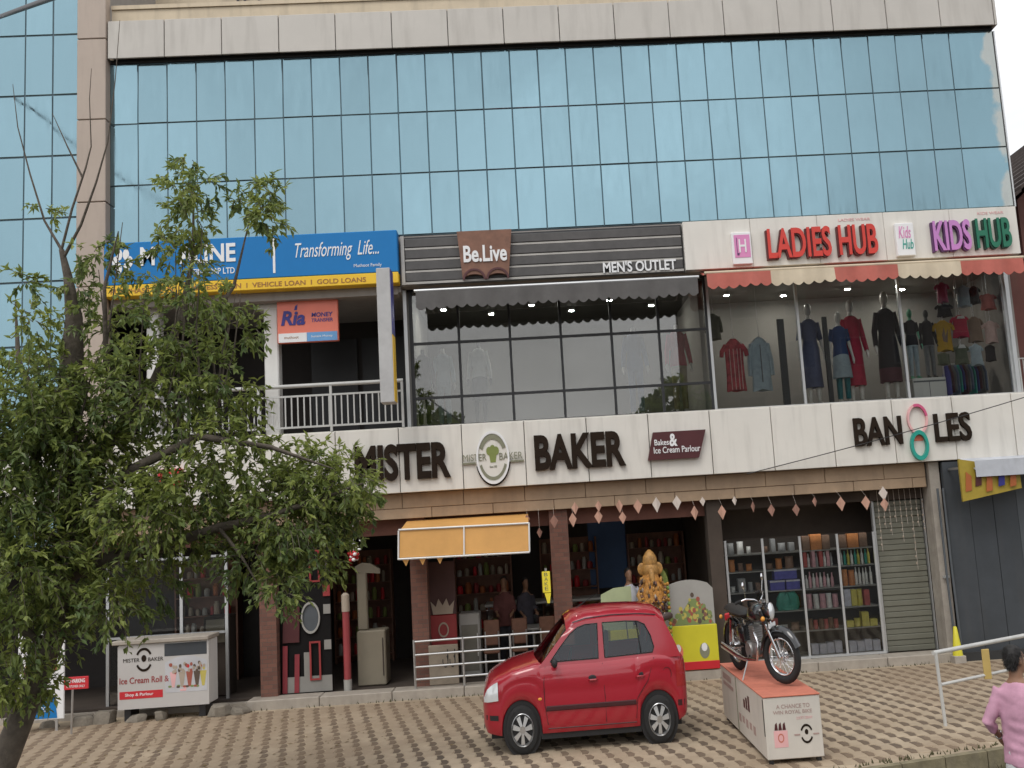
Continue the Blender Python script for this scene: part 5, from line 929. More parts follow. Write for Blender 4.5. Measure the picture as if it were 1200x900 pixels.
en = MB(KM); en.bbox(-.12, .26, -.11, .11, .30, .46, .03); en.lathe([(.10, -.14), (.11, -.1), (.11, .1), (.1, .14)], (.02, 0, .36), 'Y', 18); [en.bbox(.02, .22, -.085, .085, .47+.028*k, .485+.028*k, .005) for k in range(7)]; en.bbox(.03, .21, -.08, .08, .46, .66, .01); en.build('engine', 'engine', K, 40)
MB(KM).tube([(.2, -.08, .58), (.34, -.11, .48), (.26, -.13, .28), (-.1, -.15, .24), (-.3, -.17, .26), (-.85, -.19, .34)], [.022, .022, .024, .026, .042, .045], 10).build('exhaust', 'chrome', K, 60)
MB(KM).tube([(.45, 0, .84), (.36, 0, .5), (.26, 0, .28)], .022, 8).tube([(.42, 0, .82), (-.1, 0, .70), (-.75, 0, .72)], .02, 8).tube([(-.15, 0, .7), (-.2, 0, .32)], .02, 8).build('frame', 'bike_black', K, 60)
MB(KM).bbox(-.38, -.12, -.13, .13, .42, .64, .03).build('side_cover', 'bike_black', K, 40); MB(KM).bbox(-.90, -.86, -.05, .05, .62, .72, .015).build('tail_light', 'signal_red', K)
MB(KM).tube([(-.05, -.10, .30), (.02, -.34, .01)], .012, 8).build('side_stand', 'steel', K, 40); MB(KM).tube([(.05, -.16, .3), (.05, .16, .3)], .014, 8).build('foot_peg', 'tyre', K, 40)

# ------------------------------------------------------------------ red hatchback
mat('car_red', (.36, .006, .02), .32, coat=1, var=.05, scale=2); mat('car_black', (.015, .015, .016), .6, var=.1); mat('car_seat', (.08, .075, .07), .9); mat('strip_dark', (.05, .012, .014), .45); mat('tail_red', (.35, .02, .02), .2); mat('head_lens', (.72, .74, .75), .12, .2, var=.05, scale=30)
CAR = thing('red_hatchback', 'red five door hatchback parked on the paved yard', 'car', (.6, -3.8, 0))
yaw = math.radians(1.5)
CM = Matrix.Translation((-.27, -4.34, 0)) @ Matrix.Diagonal((.725, 1, 1.05, 1)) @ Matrix.Rotation(yaw, 4, 'Z') @ Matrix.Translation((-.66, .66, 0))    # local: x from nose to tail, near side at y = -.76
LX = 3.565; AX = (.66, 3.02); AR = .335; AZ = .285
def lerp(t_, tab):
    for (a_, va), (b_, vb) in zip(tab, tab[1:]):
        if t_ <= b_: u = (t_-a_)/(b_-a_); u = u*u*(3-2*u) if False else u; return va+(vb-va)*u
    return tab[-1][1]
def hw(x): return lerp(x, [(0, .50), (.03, .57), (.10, .65), (.25, .71), (.6, .745), (1.2, .76), (2.6, .76), (3.25, .74), (3.46, .71), (3.535, .66), (3.565, .56)])
def ztop(x): return lerp(x, [(0, .62), (.03, .72), (.10, .80), (.22, .855), (.5, .935), (.9, 1.0), (1.13, 1.01), (2, 1.01), (3.0, 1.04), (3.4, 1.03), (3.5, 1.0), (3.565, .92)])
def zlow(x):
    z = lerp(x, [(0, .34), (.06, .25), (.3, .22), (3.3, .22), (3.5, .30), (3.565, .40)])
    for a_ in AX:
        if abs(x-a_) < AR: z = max(z, AZ+math.sqrt(AR*AR-(x-a_)**2))
    return z
xs = sorted(set([0, .015, .03, .06, .10, .16, .22] + [.28+.03*i for i in range(108)] + [3.5, 3.53, 3.55, LX])); xs = [x for x in xs if x <= LX]
def section(x):
    z0, z1, h = zlow(x), ztop(x), hw(x); pts = []
    for u, dw in ((0, -.035), (.06, -.012), (.2, .0), (.42, .006), (.55, .0), (.64, -.004), (.70, .004), (.86, -.012), (.95, -.03), (1, -.06)):
        z = z0+(z1-z0)*u
        pts.append((h+dw*min(1, (z1-z0)/.6+.2), z))
    return pts
secs = [(x, section(x)) for x in xs]; body = MB(CM)
for sg in (-1, 1): body.loft([[(x, sg*y, z) for y, z in p] for x, p in secs], closed=False)
def deck(x):        # bonnet, or the tail ledge, across the car
    h, z = section(x)[-1]; cr_ = .03 if x < 1.1 else .0
    return [(x, h*k, z+(cr_+.02)*(1-k*k)**.8) for k in [i/6 for i in range(-6, 7)]]
body.loft([deck(x) for x in xs if x <= 1.13], closed=False); body.loft([deck(x) for x in xs if x >= 3.30], closed=False)
def endcap(x):
    p = section(x); return [[(x, -y, z) for y, z in p], [(x, 0, z) for y, z in p], [(x, y, z) for y, z in p]]
body.loft(endcap(0), closed=False); body.loft(endcap(LX), closed=False)
# greenhouse side frames with real window openings
def roofedge(x): return lerp(x, [(1.08, 1.05), (1.35, 1.265), (1.50, 1.375), (1.62, 1.435), (1.85, 1.475), (2.3, 1.495), (2.8, 1.488), (3.1, 1.462), (3.24, 1.40), (3.40, 1.14), (3.47, 1.0)])
def gy(z): return .722-(z-.97)*.22
outer = [(.98, .97), (3.47, .99)] + [(x, roofedge(x)) for x in (3.40, 3.32, 3.24, 3.17, 3.1, 2.95, 2.7, 2.5, 2.3, 2.1, 1.9, 1.78, 1.68, 1.6, 1.5, 1.35, 1.2, 1.08)]
fwin = [(1.19, 1.03), (2.03, 1.035), (2.05, 1.435), (1.84, 1.428), (1.70, 1.40), (1.56, 1.33), (1.36, 1.175)]
rwin = [(2.14, 1.038), (2.98, 1.06), (3.01, 1.12), (2.97, 1.25), (2.88, 1.385), (2.76, 1.425), (2.55, 1.437), (2.14, 1.437)]
def filled(polys, sg, off=0, dens=True):
    cu = bpy.data.curves.new('p', 'CURVE'); cu.dimensions = '2D'; cu.fill_mode = 'BOTH'
    for po in polys:
        sp = cu.splines.new('POLY'); sp.points.add(len(po)-1); sp.use_cyclic_u = True
        for p_, (x, z) in zip(sp.points, po): p_.co = (x, z, 0, 1)
    ob = bpy.data.objects.new('p', cu); COL.objects.link(ob); dg = bpy.context.evaluated_depsgraph_get(); dg.update()
    me = bpy.data.meshes.new_from_object(ob.evaluated_get(dg)); bpy.data.objects.remove(ob)
    vs = [(v.co.x, sg*(gy(v.co.y)+off), v.co.y) for v in me.vertices]; fs = [tuple(p.vertices) for p in me.polygons]; bpy.data.meshes.remove(me)
    return vs, fs
for sg in (-1, 1): body.add(*filled([outer, fwin, rwin], sg))
rx = [1.50, 1.56, 1.62, 1.72, 1.85, 2.1, 2.3, 2.5, 2.7, 2.95, 3.1, 3.17, 3.24]
def roofsec(x):
    z = roofedge(x); h = gy(z); return [(x, h*k, z+.115*(1-abs(k)**3.2)) for k in [-1, -.97, -.92, -.84, -.7, -.45, -.2, 0, .2, .45, .7, .84, .92, .97, 1]]
body.loft([roofsec(x) for x in rx], closed=False)
bo = body.build('body', 'car_red', CAR, 38)
def shield(xa, xb, n, name, inset):
    R = []
    for i in range(n+1):
        x = xa+(xb-xa)*i/n; z = roofedge(x)+.006; h = gy(z)-inset
        R.append([(x-((.15-.2*(x-xa))*(1-k*k) if xa < 2 else -.05*(1-k*k)), h*k, z+.06*(1-abs(k)**2.4)*min(1, abs(x-xa)*2)) for k in [j/6 for j in range(-6, 7)]])
    MB(CM).loft(R, closed=False).build(name, 'car_glass', CAR, 60)
shield(1.04, 1.51, 6, 'windscreen', .02); shield(3.45, 3.25, 5, 'rear_window', .04)
def trimline(pts, sg, name, m, r=.008, off=.004, closed=True):
    q = [(x, sg*(gy(z)+off), z) for x, z in pts]; q = q+[q[0]] if closed else q; MB(CM).tube(q, r, 6).build(name, m, CAR, 60)
for sg in (-1, 1):
    for wv in (fwin, rwin):
        vs, fs = filled([wv], sg, -.006); MB(CM).add(vs, fs).build('side_window', 'car_glass', CAR); trimline(wv, sg, 'window_trim', 'car_black')
    trimline([(2.78, 1.055), (2.74, 1.42)], sg, 'window_divider', 'car_black', .012, .0, False)
    # door seams, handles, side moulding, mirror, lamps
    def onside(x, z, d=.0): 
        p = section(x); 
        for (y0, z0), (y1, z1) in zip(p, p[1:]):
            if z <= z1: u = max(0, (z-z0)/(z1-z0)); return (x, sg*(y0+(y1-y0)*u+d), z)
        return (x, sg*(p[-1][0]+d), z)
    for sx_ in ([(1.10, .32), (1.06, .55), (1.06, .8), (1.10, .98)], [(2.10, .30), (2.10, .6), (2.09, .98)], [(2.62, .32), (2.66, .55), (2.86, .74), (2.99, 1.0)]): MB(CM).tube([onside(x, z, .001) for x, z in sx_], .006, 5).build('door_seam', 'strip_dark', CAR)
    MB(CM).tube([onside(x, .275, .001) for x in (1.10, 1.6, 2.1, 2.62)], .006, 5).build('door_seam', 'strip_dark', CAR)
    R = [[onside(x, .475, .002), onside(x, .485, .018), onside(x, .525, .018), onside(x, .535, .002)] for x in [1.08+.05*i for i in range(32)]]
    MB(CM).loft(R).build('side_moulding', 'strip_dark', CAR, 30)
    for hx in (1.90, 2.72):
        p0 = onside(hx, .80, .012); MB(CM).tube([onside(hx-.07, .80, .0), onside(hx-.05, .80, .025), onside(hx+.06, .80, .025), onside(hx+.08, .80, .0)], .013, 6).build('door_handle', 'car_red', CAR, 50); MB(CM).ell(onside(hx, .815, -.002), (.075, .008, .04), 12, 6).build('handle_recess', 'car_black', CAR, 60)
    MB(CM).loft([[(1.26+.05*math.cos(2*PI*i/10)*k, sg*(.80+d), 1.03+.055*math.sin(2*PI*i/10)*k) for i in range(10)] for d, k in ((-.03, .6), (0, 1), (.06, 1), (.085, .5))]).build('wing_mirror', 'car_black', CAR, 60); MB(CM).tube([(1.22, sg*.70, 1.0), (1.25, sg*.79, 1.01)], .02, 6).build('mirror_arm', 'car_black', CAR)
    hl = []
    for u in (0, .25, .5, .75, 1):
        x = .02+.25*u; p = section(x); y, z = p[-1]; ring = []
        for v in (0, .33, .66, 1): zz = .60+.03*u+(ztop(x)-.03-.60-.03*u)*v; ring.append(onside(x, zz, .014))
        hl.append(ring)
    MB(CM).loft(hl, closed=False).build('headlight', 'head_lens', CAR, 60)
    MB(CM).loft([[onside(.05+.07*i, .40, .004), onside(.05+.07*i, .46, .006)] for i in range(4)], closed=False).build('fog_lamp_panel', 'car_black', CAR, 40)
    R = [[onside(x, .64+.30*v, .006) for v in (0, .33, .66, 1)] for x in (3.36, 3.42, 3.47, 3.52, 3.55)]; MB(CM).loft(R, closed=False).build('tail_light', 'tail_red', CAR, 60)
    MB(CM).loft([[onside(x, z, .003) for x in (3.36, 3.42, 3.48, 3.54)] for z in (.42, .49)], closed=False).build('rear_bumper_strip', 'strip_dark', CAR, 40)
    for ax in AX:       # wheels
        wy = sg*.665; w_ = MB(CM).lathe([(.05, 0), (.05, sg*.08)], (ax, wy, AZ-.005), 'Y', 14).build('wheel', 'steel', CAR, 40)
        TR = .28; MB(CM).lathe([(.19, -.085), (TR-.03, -.085), (TR, -.06), (TR, .06), (TR-.03, .085), (.19, .085)], (ax, wy, TR), 'Y', 36, False).build('tyre', 'tyre', w_, 40)
        MB(CM).lathe([(.192, sg*.086), (.185, sg*.092), (.17, sg*.07), (.165, sg*.055)], (ax, wy, TR), 'Y', 32, False).build('rim', 'steel', w_, 50)
        hc = MB(CM)
        for k in range(7):
            a_ = 2*PI*k/7+.2; da = .20
            hc.add([(ax+r*math.cos(b_), wy+sg*yy, TR+r*math.sin(b_)) for r, b_, yy in ((.05, a_-.42, .088), (.168, a_-da, .078), (.168, a_+da, .078), (.05, a_+.42, .088), (.05, a_-.42, .062), (.168, a_-da, .062), (.168, a_+da, .062), (.05, a_+.42, .062))], [(0,1,2,3),(7,6,5,4),(0,4,5,1),(1,5,6,2),(2,6,7,3),(3,7,4,0)])
        hc.build('hub_cap', 'alu', w_); MB(CM).lathe([(.163, sg*.056), (.01, sg*.0575)], (ax, wy, TR), 'Y', 24).build('rim_back', 'car_black', w_)
        MB(CM).lathe([(AR-.004, -sg*.12), (AR-.004, sg*.07)], (ax, wy-sg*.03, AZ), 'Y', 32).build('wheel_well', 'car_black', CAR, 40)
# small fittings on the near flank and roof
MB(CM).ell((.98, -.757, .62), (.035, .008, .018), 10, 6).build('side_indicator', 'sign_orange', CAR, 60)
MB(CM).tube([(3.20+.075*math.cos(q*PI/8), -(section(3.2)[5][0]+.002)-.0, .80+.075*math.sin(q*PI/8)) for q in range(17)], .0045, 5).build('fuel_flap_seam', 'strip_dark', CAR)
for sg in (-1, 1): MB(CM).tube([(x, sg*(gy(roofedge(x))*.965), roofedge(x)+.024) for x in (1.62, 1.85, 2.3, 2.8, 3.1)], .007, 5).build('roof_gutter', 'strip_dark', CAR, 60)
MB(CM).tube([(1.75, 0, 1.575), (1.95, 0, 1.66), (2.2, 0, 1.76)], [.006, .004, .002], 5).build('aerial', 'car_black', CAR)
MB(CM).box(-.004, .006, -.42, .42, .27, .34).build('lower_grille', 'car_black', CAR); MB(CM).lathe([(.035, -.006), (.035, .0)], (-.013, 0, .55), 'X', 14).build('badge', 'chrome', CAR)
# nose, cabin, underside
MB(CM).box(-.012, .004, -.30, .30, .50, .60).build('grille', 'car_black', CAR); MB(CM).box(-.016, -.002, -.23, .23, .36, .45).build('number_plate', 'white_vinyl', CAR); MB(CM).box(LX-.003, LX+.012, -.23, .23, .62, .73).build('number_plate', 'white_vinyl', CAR)
MB(CM).box(.98, 2.7, -.70, .70, .15, .24).box(.12, 3.45, -.5, .5, .16, .3).build('underbody', 'car_black', CAR); MB(CM).box(1.0, 3.35, -.66, .66, .31, .50).build('cabin_floor', 'car_black', CAR); MB(CM).box(1.05, 1.40, -.62, .62, .70, .96).build('dashboard', 'car_black', CAR)
for x, ys in ((1.95, (-.33, .33)), (2.75, (-.33, .33))):
    for y in ys:
        MB(CM).rings([(x-.1, y, .5, .24, .2), (x-.08, y, .64, .25, .21), (x-.05, y, .68, .2, .18)], 14).build('seat', 'car_seat', CAR, 60); MB(CM).rings([(x+.14, y, .6, .08, .2), (x+.2, y, .9, .07, .22), (x+.25, y, 1.12, .06, .17), (x+.27, y, 1.14, .05, .1), (x+.28, y, 1.28, .045, .1), (x+.28, y, 1.31, .02, .05)], 14).build('seat_back', 'car_seat', CAR, 60)
R = [(1.55+.13*math.cos(t_)*.35, -.33+.17*math.sin(t_), .98+.15*math.cos(t_)) for t_ in [2*PI*i/20 for i in range(21)]]; MB(CM).tube(R, .014, 6).build('steering_wheel', 'car_black', CAR, 60)
for y in (-.3, .15): MB(CM).tube([(1.02, y, .985), (1.10, y+.12, 1.06), (1.18, y+.34, 1.12)], .007, 5).build('wiper', 'car_black', CAR)

# ------------------------------------------------------------------ people
mat('skin', (.28, .15, .09), .55, var=.08, scale=20); mat('hair', (.012, .01, .009), .6, var=.3, scale=60); C('shirt_pink', .56, .30, .40, var=.10); C('mundu', .62, .62, .62, var=.06); C('shirt_maroon', .14, .05, .045); C('shirt_dark', .06, .055, .07); C('trouser_dark', .04, .04, .05)
def fuse(mb, name, m, parent, vox=.016, smooth=6):
    me = mb.mesh('tmp'); ob = bpy.data.objects.new('tmp', me); COL.objects.link(ob)
    r = ob.modifiers.new('r', 'REMESH'); r.mode = 'VOXEL'; r.voxel_size = vox; s_ = ob.modifiers.new('s', 'SMOOTH'); s_.iterations = smooth; s_.factor = .5
    dg = bpy.context.evaluated_depsgraph_get(); dg.update(); m2 = bpy.data.meshes.new_from_object(ob.evaluated_get(dg)); bpy.data.objects.remove(ob); m2.name = name; m2.shade_smooth()
    m2.materials.clear(); return put(name, m2, m, parent)
def person(label, x, y, z, h, rz, shirt, lower, arms, mundu=False, vox=.016, headturn=0, sq=SQ):
    t = thing('person', label, 'person', (x, y, z)); k = h/1.75
    M = Matrix.Translation((x, y, z)) @ Matrix.Diagonal((sq*k, k, k, 1)) @ Matrix.Rotation(rz, 4, 'Z')        # local: facing -Y
    b = MB(M); b.rings([(0, 0, .84, .15, .11), (0, 0, .98, .165, .12), (0, 0, 1.1, .145, .105), (0, -.01, 1.26, .17, .115), (0, .0, 1.38, .18, .10), (0, .0, 1.45, .11, .085), (0, -.005, 1.50, .068, .068), (0, -.012, 1.58, .064, .068)], 16)
    HM = M @ Matrix.Translation((0, 0, 1.5)) @ Matrix.Rotation(headturn, 4, 'Z') @ Matrix.Translation((0, 0, -1.5)); hb = MB(HM)
    hb.rings([(0, -.035, 1.525, .03, .035), (0, -.04, 1.55, .055, .07), (0, -.03, 1.60, .066, .085), (0, -.01, 1.66, .074, .098), (0, -.005, 1.70, .073, .096), (0, .0, 1.735, .055, .075), (0, .0, 1.75, .02, .03)], 18)
    hb.tube([(0, -.095, 1.665), (0, -.125, 1.625), (0, -.10, 1.612)], [.012, .016, .012], 8); hb.ell((0, -.095, 1.575), (.024, .014, .01), 8, 6); hb.ell((0, -.08, 1.54), (.022, .02, .018), 8, 6); hb.ell((-.03, -.094, 1.683), (.022, .012, .008), 8, 6); hb.ell((.03, -.094, 1.683), (.022, .012, .008), 8, 6)
    for q in (-1, 1): hb.ell((q*.076, .0, 1.64), (.012, .022, .034), 8, 6)
    b.v += hb.v; b.f += [tuple(i+len(b.v)-len(hb.v) for i in f) for f in hb.f]
    for q in (-1, 1):
        b.tube([(q*.09, 0, .92), (q*.095, -.015, .5), (q*.095, .01, .3), (q*.095, .01, .08)], [.09, .06, .058, .038], 12); b.tube([(q*.095, .05, .045), (q*.10, -.06, .04), (q*.105, -.16, .022)], [.036, .042, .028], 10)
        el, wr = arms[0 if q < 0 else 1]; sh = Vector((q*.175, 0, 1.40)); el, wr = Vector(el), Vector(wr); b.tube([sh, el, wr], [.052, .042, .028], 12)
        d = (wr-el).normalized(); side = Vector((0, 0, 1)).cross(d).normalized() if abs(d.z) < .9 else Vector((0, 1, 0)); nrm = d.cross(side)
        b.tube([wr, wr+d*.05, wr+d*.095], [.028, .040, .036], 10)
        for f_ in range(4):
            o_ = side*(-.03+.02*f_); c_ = [.075, .088, .082, .062][f_]; p0 = wr+d*.085+o_; b.tube([p0, p0+d*c_*.5, p0+d*c_*.85-nrm*c_*.35*q], [.0105, .0095, .007], 6)
        p0 = wr+d*.03-side*.033; b.tube([p0, p0-side*.025+d*.03, p0-side*.03+d*.062], [.012, .011, .008], 6)
    fuse(b, 'body', 'skin', t, vox*.8, 3)
    c = MB(M); c.rings([(0, 0, .80, .20, .155), (0, .0, .95, .195, .15), (0, 0, 1.08, .185, .14), (0, -.005, 1.26, .197, .142), (0, .0, 1.37, .205, .125), (0, 0, 1.44, .13, .10), (0, 0, 1.475, .078, .08)], 18)
    for q in (-1, 1): el, wr = arms[0 if q < 0 else 1]; sh = Vector((q*.165, 0, 1.39)); el = Vector(el); e2 = el.lerp(Vector(wr), .45); c.tube([sh, sh.lerp(el, .5)+Vector((0, .004, 0)), el, e2], [.075, .07, .066, .058], 12)
    for i, v in enumerate(c.v):
        p_ = Vector(v); c.v[i] = tuple(p_+Vector((.012*mnoise.noise(p_*7), .014*mnoise.noise(p_*6+Vector((9, 0, 0))), 0)))
    so = fuse(c, 'shirt', shirt, t, vox, 2)
    for v_ in so.data.vertices:        # cloth folds
        p_ = v_.co; f_ = mnoise.noise(Vector((p_.x*9, p_.y*9, p_.z*3.5)))+.6*mnoise.noise(Vector((p_.x*5+p_.z*14, p_.y*6, p_.z*9))); v_.co = p_+v_.normal*.016*f_
    l = MB(M)
    if mundu: l.rings([(0, 0, .10, .19, .15), (.01, 0, .4, .19, .155), (0, 0, .75, .195, .15), (0, 0, .95, .18, .135)], 20)
    else:
        l.rings([(0, 0, .80, .18, .13), (0, 0, .98, .175, .13)])
        for q in (-1, 1): l.tube([(q*.085, 0, .93), (q*.095, -.01, .5), (q*.095, .01, .07)], [.105, .078, .065], 12)
    fuse(l, 'mundu' if mundu else 'trousers', lower, t, vox, 3)
    hr = MB(HM); hr.rings([(0, .055, 1.575, .045, .035), (0, .045, 1.61, .066, .062), (0, .026, 1.66, .080, .088), (0, .018, 1.71, .083, .096), (0, .014, 1.75, .064, .078), (0, .012, 1.768, .02, .03)], 28)
    for i, v in enumerate(hr.v): p_ = Vector(v); hr.v[i] = tuple(p_+Vector((.008*mnoise.noise(p_*40), .008*mnoise.noise(p_*40+Vector((5, 0, 0))), .008*mnoise.noise(p_*40+Vector((0, 7, 0))))))
    ho = fuse(hr, 'hair', 'hair', t, .007, 1)
    if vox < .015:
        st = MB(); vs_ = ho.data.vertices
        for _ in range(2600):
            v_ = random.choice(vs_); p_ = v_.co.copy(); n_ = v_.normal; d_ = (n_*.5+Vector((random.uniform(-.6, .6), random.uniform(-.6, .6), -.9+random.uniform(-.3, .3)))).normalized(); sd_ = d_.cross(n_); 
            if sd_.length < .01: continue
            sd_ = sd_.normalized()*.0018; ln = random.uniform(.014, .03); st.add([p_-sd_, p_+sd_, p_+d_*ln+n_*.004], [(0, 1, 2)])
        tag(st.build('hair_strands', 'hair', t), kind='stuff')
    return t, M
pt, PM = person('man in a pink shirt and white mundu standing below the yard', 4.00, -8.6, GZ+.004, 1.77, math.radians(140), 'shirt_pink', 'mundu', [((-.24, .0, 1.12), (-.2, -.20, 1.0)), ((.30, .07, 1.13), (.24, -.12, .98))], True, vox=.012, headturn=math.radians(-35))
for sgn in (-1, 1):
    c_ = Vector((-.165, -.185, 1.025)) if sgn < 0 else Vector((.246, -.10, 1.0)); R = [(c_+Vector((.034*math.cos(t_), 0, .034*math.sin(t_)))) for t_ in [2*PI*i/14 for i in range(15)]]
    if sgn > 0: MB(PM).tube(R, .009, 6).build('wristwatch', 'chrome', pt, 60)
person('seated height cook in a maroon shirt deep inside the bakery', -.62, 1.9, .135, 1.66, 0, 'shirt_maroon', 'trouser_dark', [((-.24, .0, 1.13), (-.18, -.2, 1.05)), ((.24, .0, 1.13), (.18, -.2, 1.05))], vox=.022)[0]['label'] = 'shop worker in a maroon shirt standing inside the bakery'
person('shop worker in a dark shirt beside the pastry counter', -.22, 2.15, .135, 1.6, .5, 'shirt_dark', 'trouser_dark', [((-.24, .0, 1.13), (-.2, -.18, 1.02)), ((.24, .0, 1.13), (.2, -.2, 1.05))], vox=.022)

C('shirt_white', .52, .52, .56, var=.05)
person('shop worker in a pale shirt behind the juice counter', 1.66, .95, .135, 1.72, .3, 'shirt_white', 'trouser_dark', [((-.24, .0, 1.13), (-.18, -.2, 1.05)), ((.24, .0, 1.13), (.18, -.2, 1.05))], vox=.02)

# ------------------------------------------------------------------ tree at the left
mat('bark', (.10, .082, .064), .9, var=.35, scale=9, bump=.6, bscale=30)
def leafmat(name, c, tr):
    m = bpy.data.materials.new(name); m.use_nodes = True; n_ = m.node_tree; N = n_.nodes; Lk = n_.links.new; b = N['Principled BSDF']; o = N['Material Output']
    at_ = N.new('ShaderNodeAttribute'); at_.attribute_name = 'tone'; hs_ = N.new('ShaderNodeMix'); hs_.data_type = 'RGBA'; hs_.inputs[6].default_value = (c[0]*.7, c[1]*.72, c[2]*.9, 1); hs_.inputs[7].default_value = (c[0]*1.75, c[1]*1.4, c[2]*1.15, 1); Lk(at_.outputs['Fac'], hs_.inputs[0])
    Lk(hs_.outputs[2], b.inputs['Base Color']); b.inputs['Roughness'].default_value = .45; b.inputs['Specular IOR Level'].default_value = .4
    tl = N.new('ShaderNodeBsdfTranslucent'); Lk(hs_.outputs[2], tl.inputs[0]); mxs = N.new('ShaderNodeMixShader'); mxs.inputs[0].default_value = tr; Lk(b.outputs[0], mxs.inputs[1]); Lk(tl.outputs[0], mxs.inputs[2]); Lk(mxs.outputs[0], o.inputs[0]); MATS[name] = m
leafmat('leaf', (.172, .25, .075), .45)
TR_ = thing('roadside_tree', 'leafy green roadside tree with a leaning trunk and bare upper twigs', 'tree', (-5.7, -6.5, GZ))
limbs = [  # polylines with radii
    ([(-5.75, -6.5, GZ-.05), (-5.6, -6.5, .4), (-5.42, -6.5, .85), (-5.17, -6.48, 1.45), (-4.93, -6.5, 2.05), (-4.84, -6.5, 2.7), (-4.82, -6.5, 3.3), (-4.84, -6.5, 4.0), (-4.80, -6.5, 4.7), (-4.77, -6.5, 5.3), (-4.84, -6.5, 5.75), (-4.91, -6.5, 6.05)], [.17, .15, .13, .115, .105, .10, .095, .10, .11, .08, .045, .03]),
    ([(-4.91, -6.5, 6.05), (-5.12, -6.45, 6.4), (-5.30, -6.4, 6.95), (-5.44, -6.4, 7.5), (-5.50, -6.4, 8.0)], [.018, .013, .009, .006, .003]),
    ([(-4.91, -6.5, 6.05), (-4.80, -6.5, 6.5), (-4.66, -6.5, 6.95), (-4.60, -6.5, 7.2), (-4.62, -6.5, 7.75), (-4.60, -6.5, 8.1)], [.017, .013, .010, .007, .005, .003]),
    ([(-4.88, -6.5, 5.95), (-4.68, -6.55, 6.3), (-4.5, -6.6, 6.75), (-4.38, -6.6, 7.2), (-4.3, -6.6, 7.9), (-4.25, -6.6, 8.6)], [.02, .015, .011, .008, .005, .003]),
    ([(-4.69, -6.5, 6.85), (-4.85, -6.5, 7.2), (-5.02, -6.5, 7.6)], [.012, .008, .003]),
    ([(-4.84, -6.5, 2.6), (-4.3, -6.6, 2.75), (-3.75, -6.7, 2.83), (-3.2, -6.75, 2.98), (-2.75, -6.75, 3.05), (-2.2, -6.7, 3.2), (-1.75, -6.6, 3.35)], [.09, .075, .06, .05, .035, .022, .008]),
    ([(-4.82, -6.5, 3.4), (-4.4, -6.4, 4.0), (-4.0, -6.3, 4.6), (-3.75, -6.2, 5.3), (-3.62, -6.2, 6.0), (-3.6, -6.2, 6.8)], [.08, .07, .055, .04, .025, .008]),
    ([(-4.82, -6.5, 3.0), (-4.1, -6.8, 3.6), (-3.3, -7.0, 3.9), (-2.6, -7.0, 3.75), (-2.0, -6.9, 3.5)], [.07, .055, .04, .025, .008]),
    ([(-4.0, -6.3, 4.6), (-3.5, -6.3, 5.1), (-3.15, -6.3, 5.6), (-2.98, -6.2, 6.4)], [.04, .03, .02, .006]),
    ([(-4.82, -6.5, 3.9), (-5.2, -6.3, 4.3), (-5.5, -6.2, 4.9), (-5.6, -6.1, 5.6)], [.06, .045, .03, .008]),
    ([(-4.84, -6.5, 2.9), (-5.2, -6.9, 3.2), (-5.6, -7.1, 3.6), (-6.0, -7.1, 4.0)], [.06, .05, .03, .01]),
    ([(-5.0, -6.5, 1.9), (-5.3, -6.8, 2.2), (-5.6, -7.0, 2.3), (-6.0, -7.1, 2.2)], [.05, .04, .03, .01]),
    ([(-4.2, -6.4, 4.3), (-4.35, -6.7, 4.9), (-4.3, -6.9, 5.5), (-4.15, -6.9, 6.1)], [.035, .028, .02, .006]),
    ([(-3.2, -6.75, 2.98), (-2.9, -7.0, 2.7), (-2.75, -7.0, 2.4)], [.025, .015, .005])]
tb = MB()
for pts, rr in limbs: tb.tube(pts, rr, 10 if rr[0] > .1 else 7)
for i, v in enumerate(tb.v): p_ = Vector(v); tb.v[i] = tuple(p_+Vector((1, 1, .3))*.022*mnoise.noise(p_*5)*min(1, max(0, 7-p_.z)))
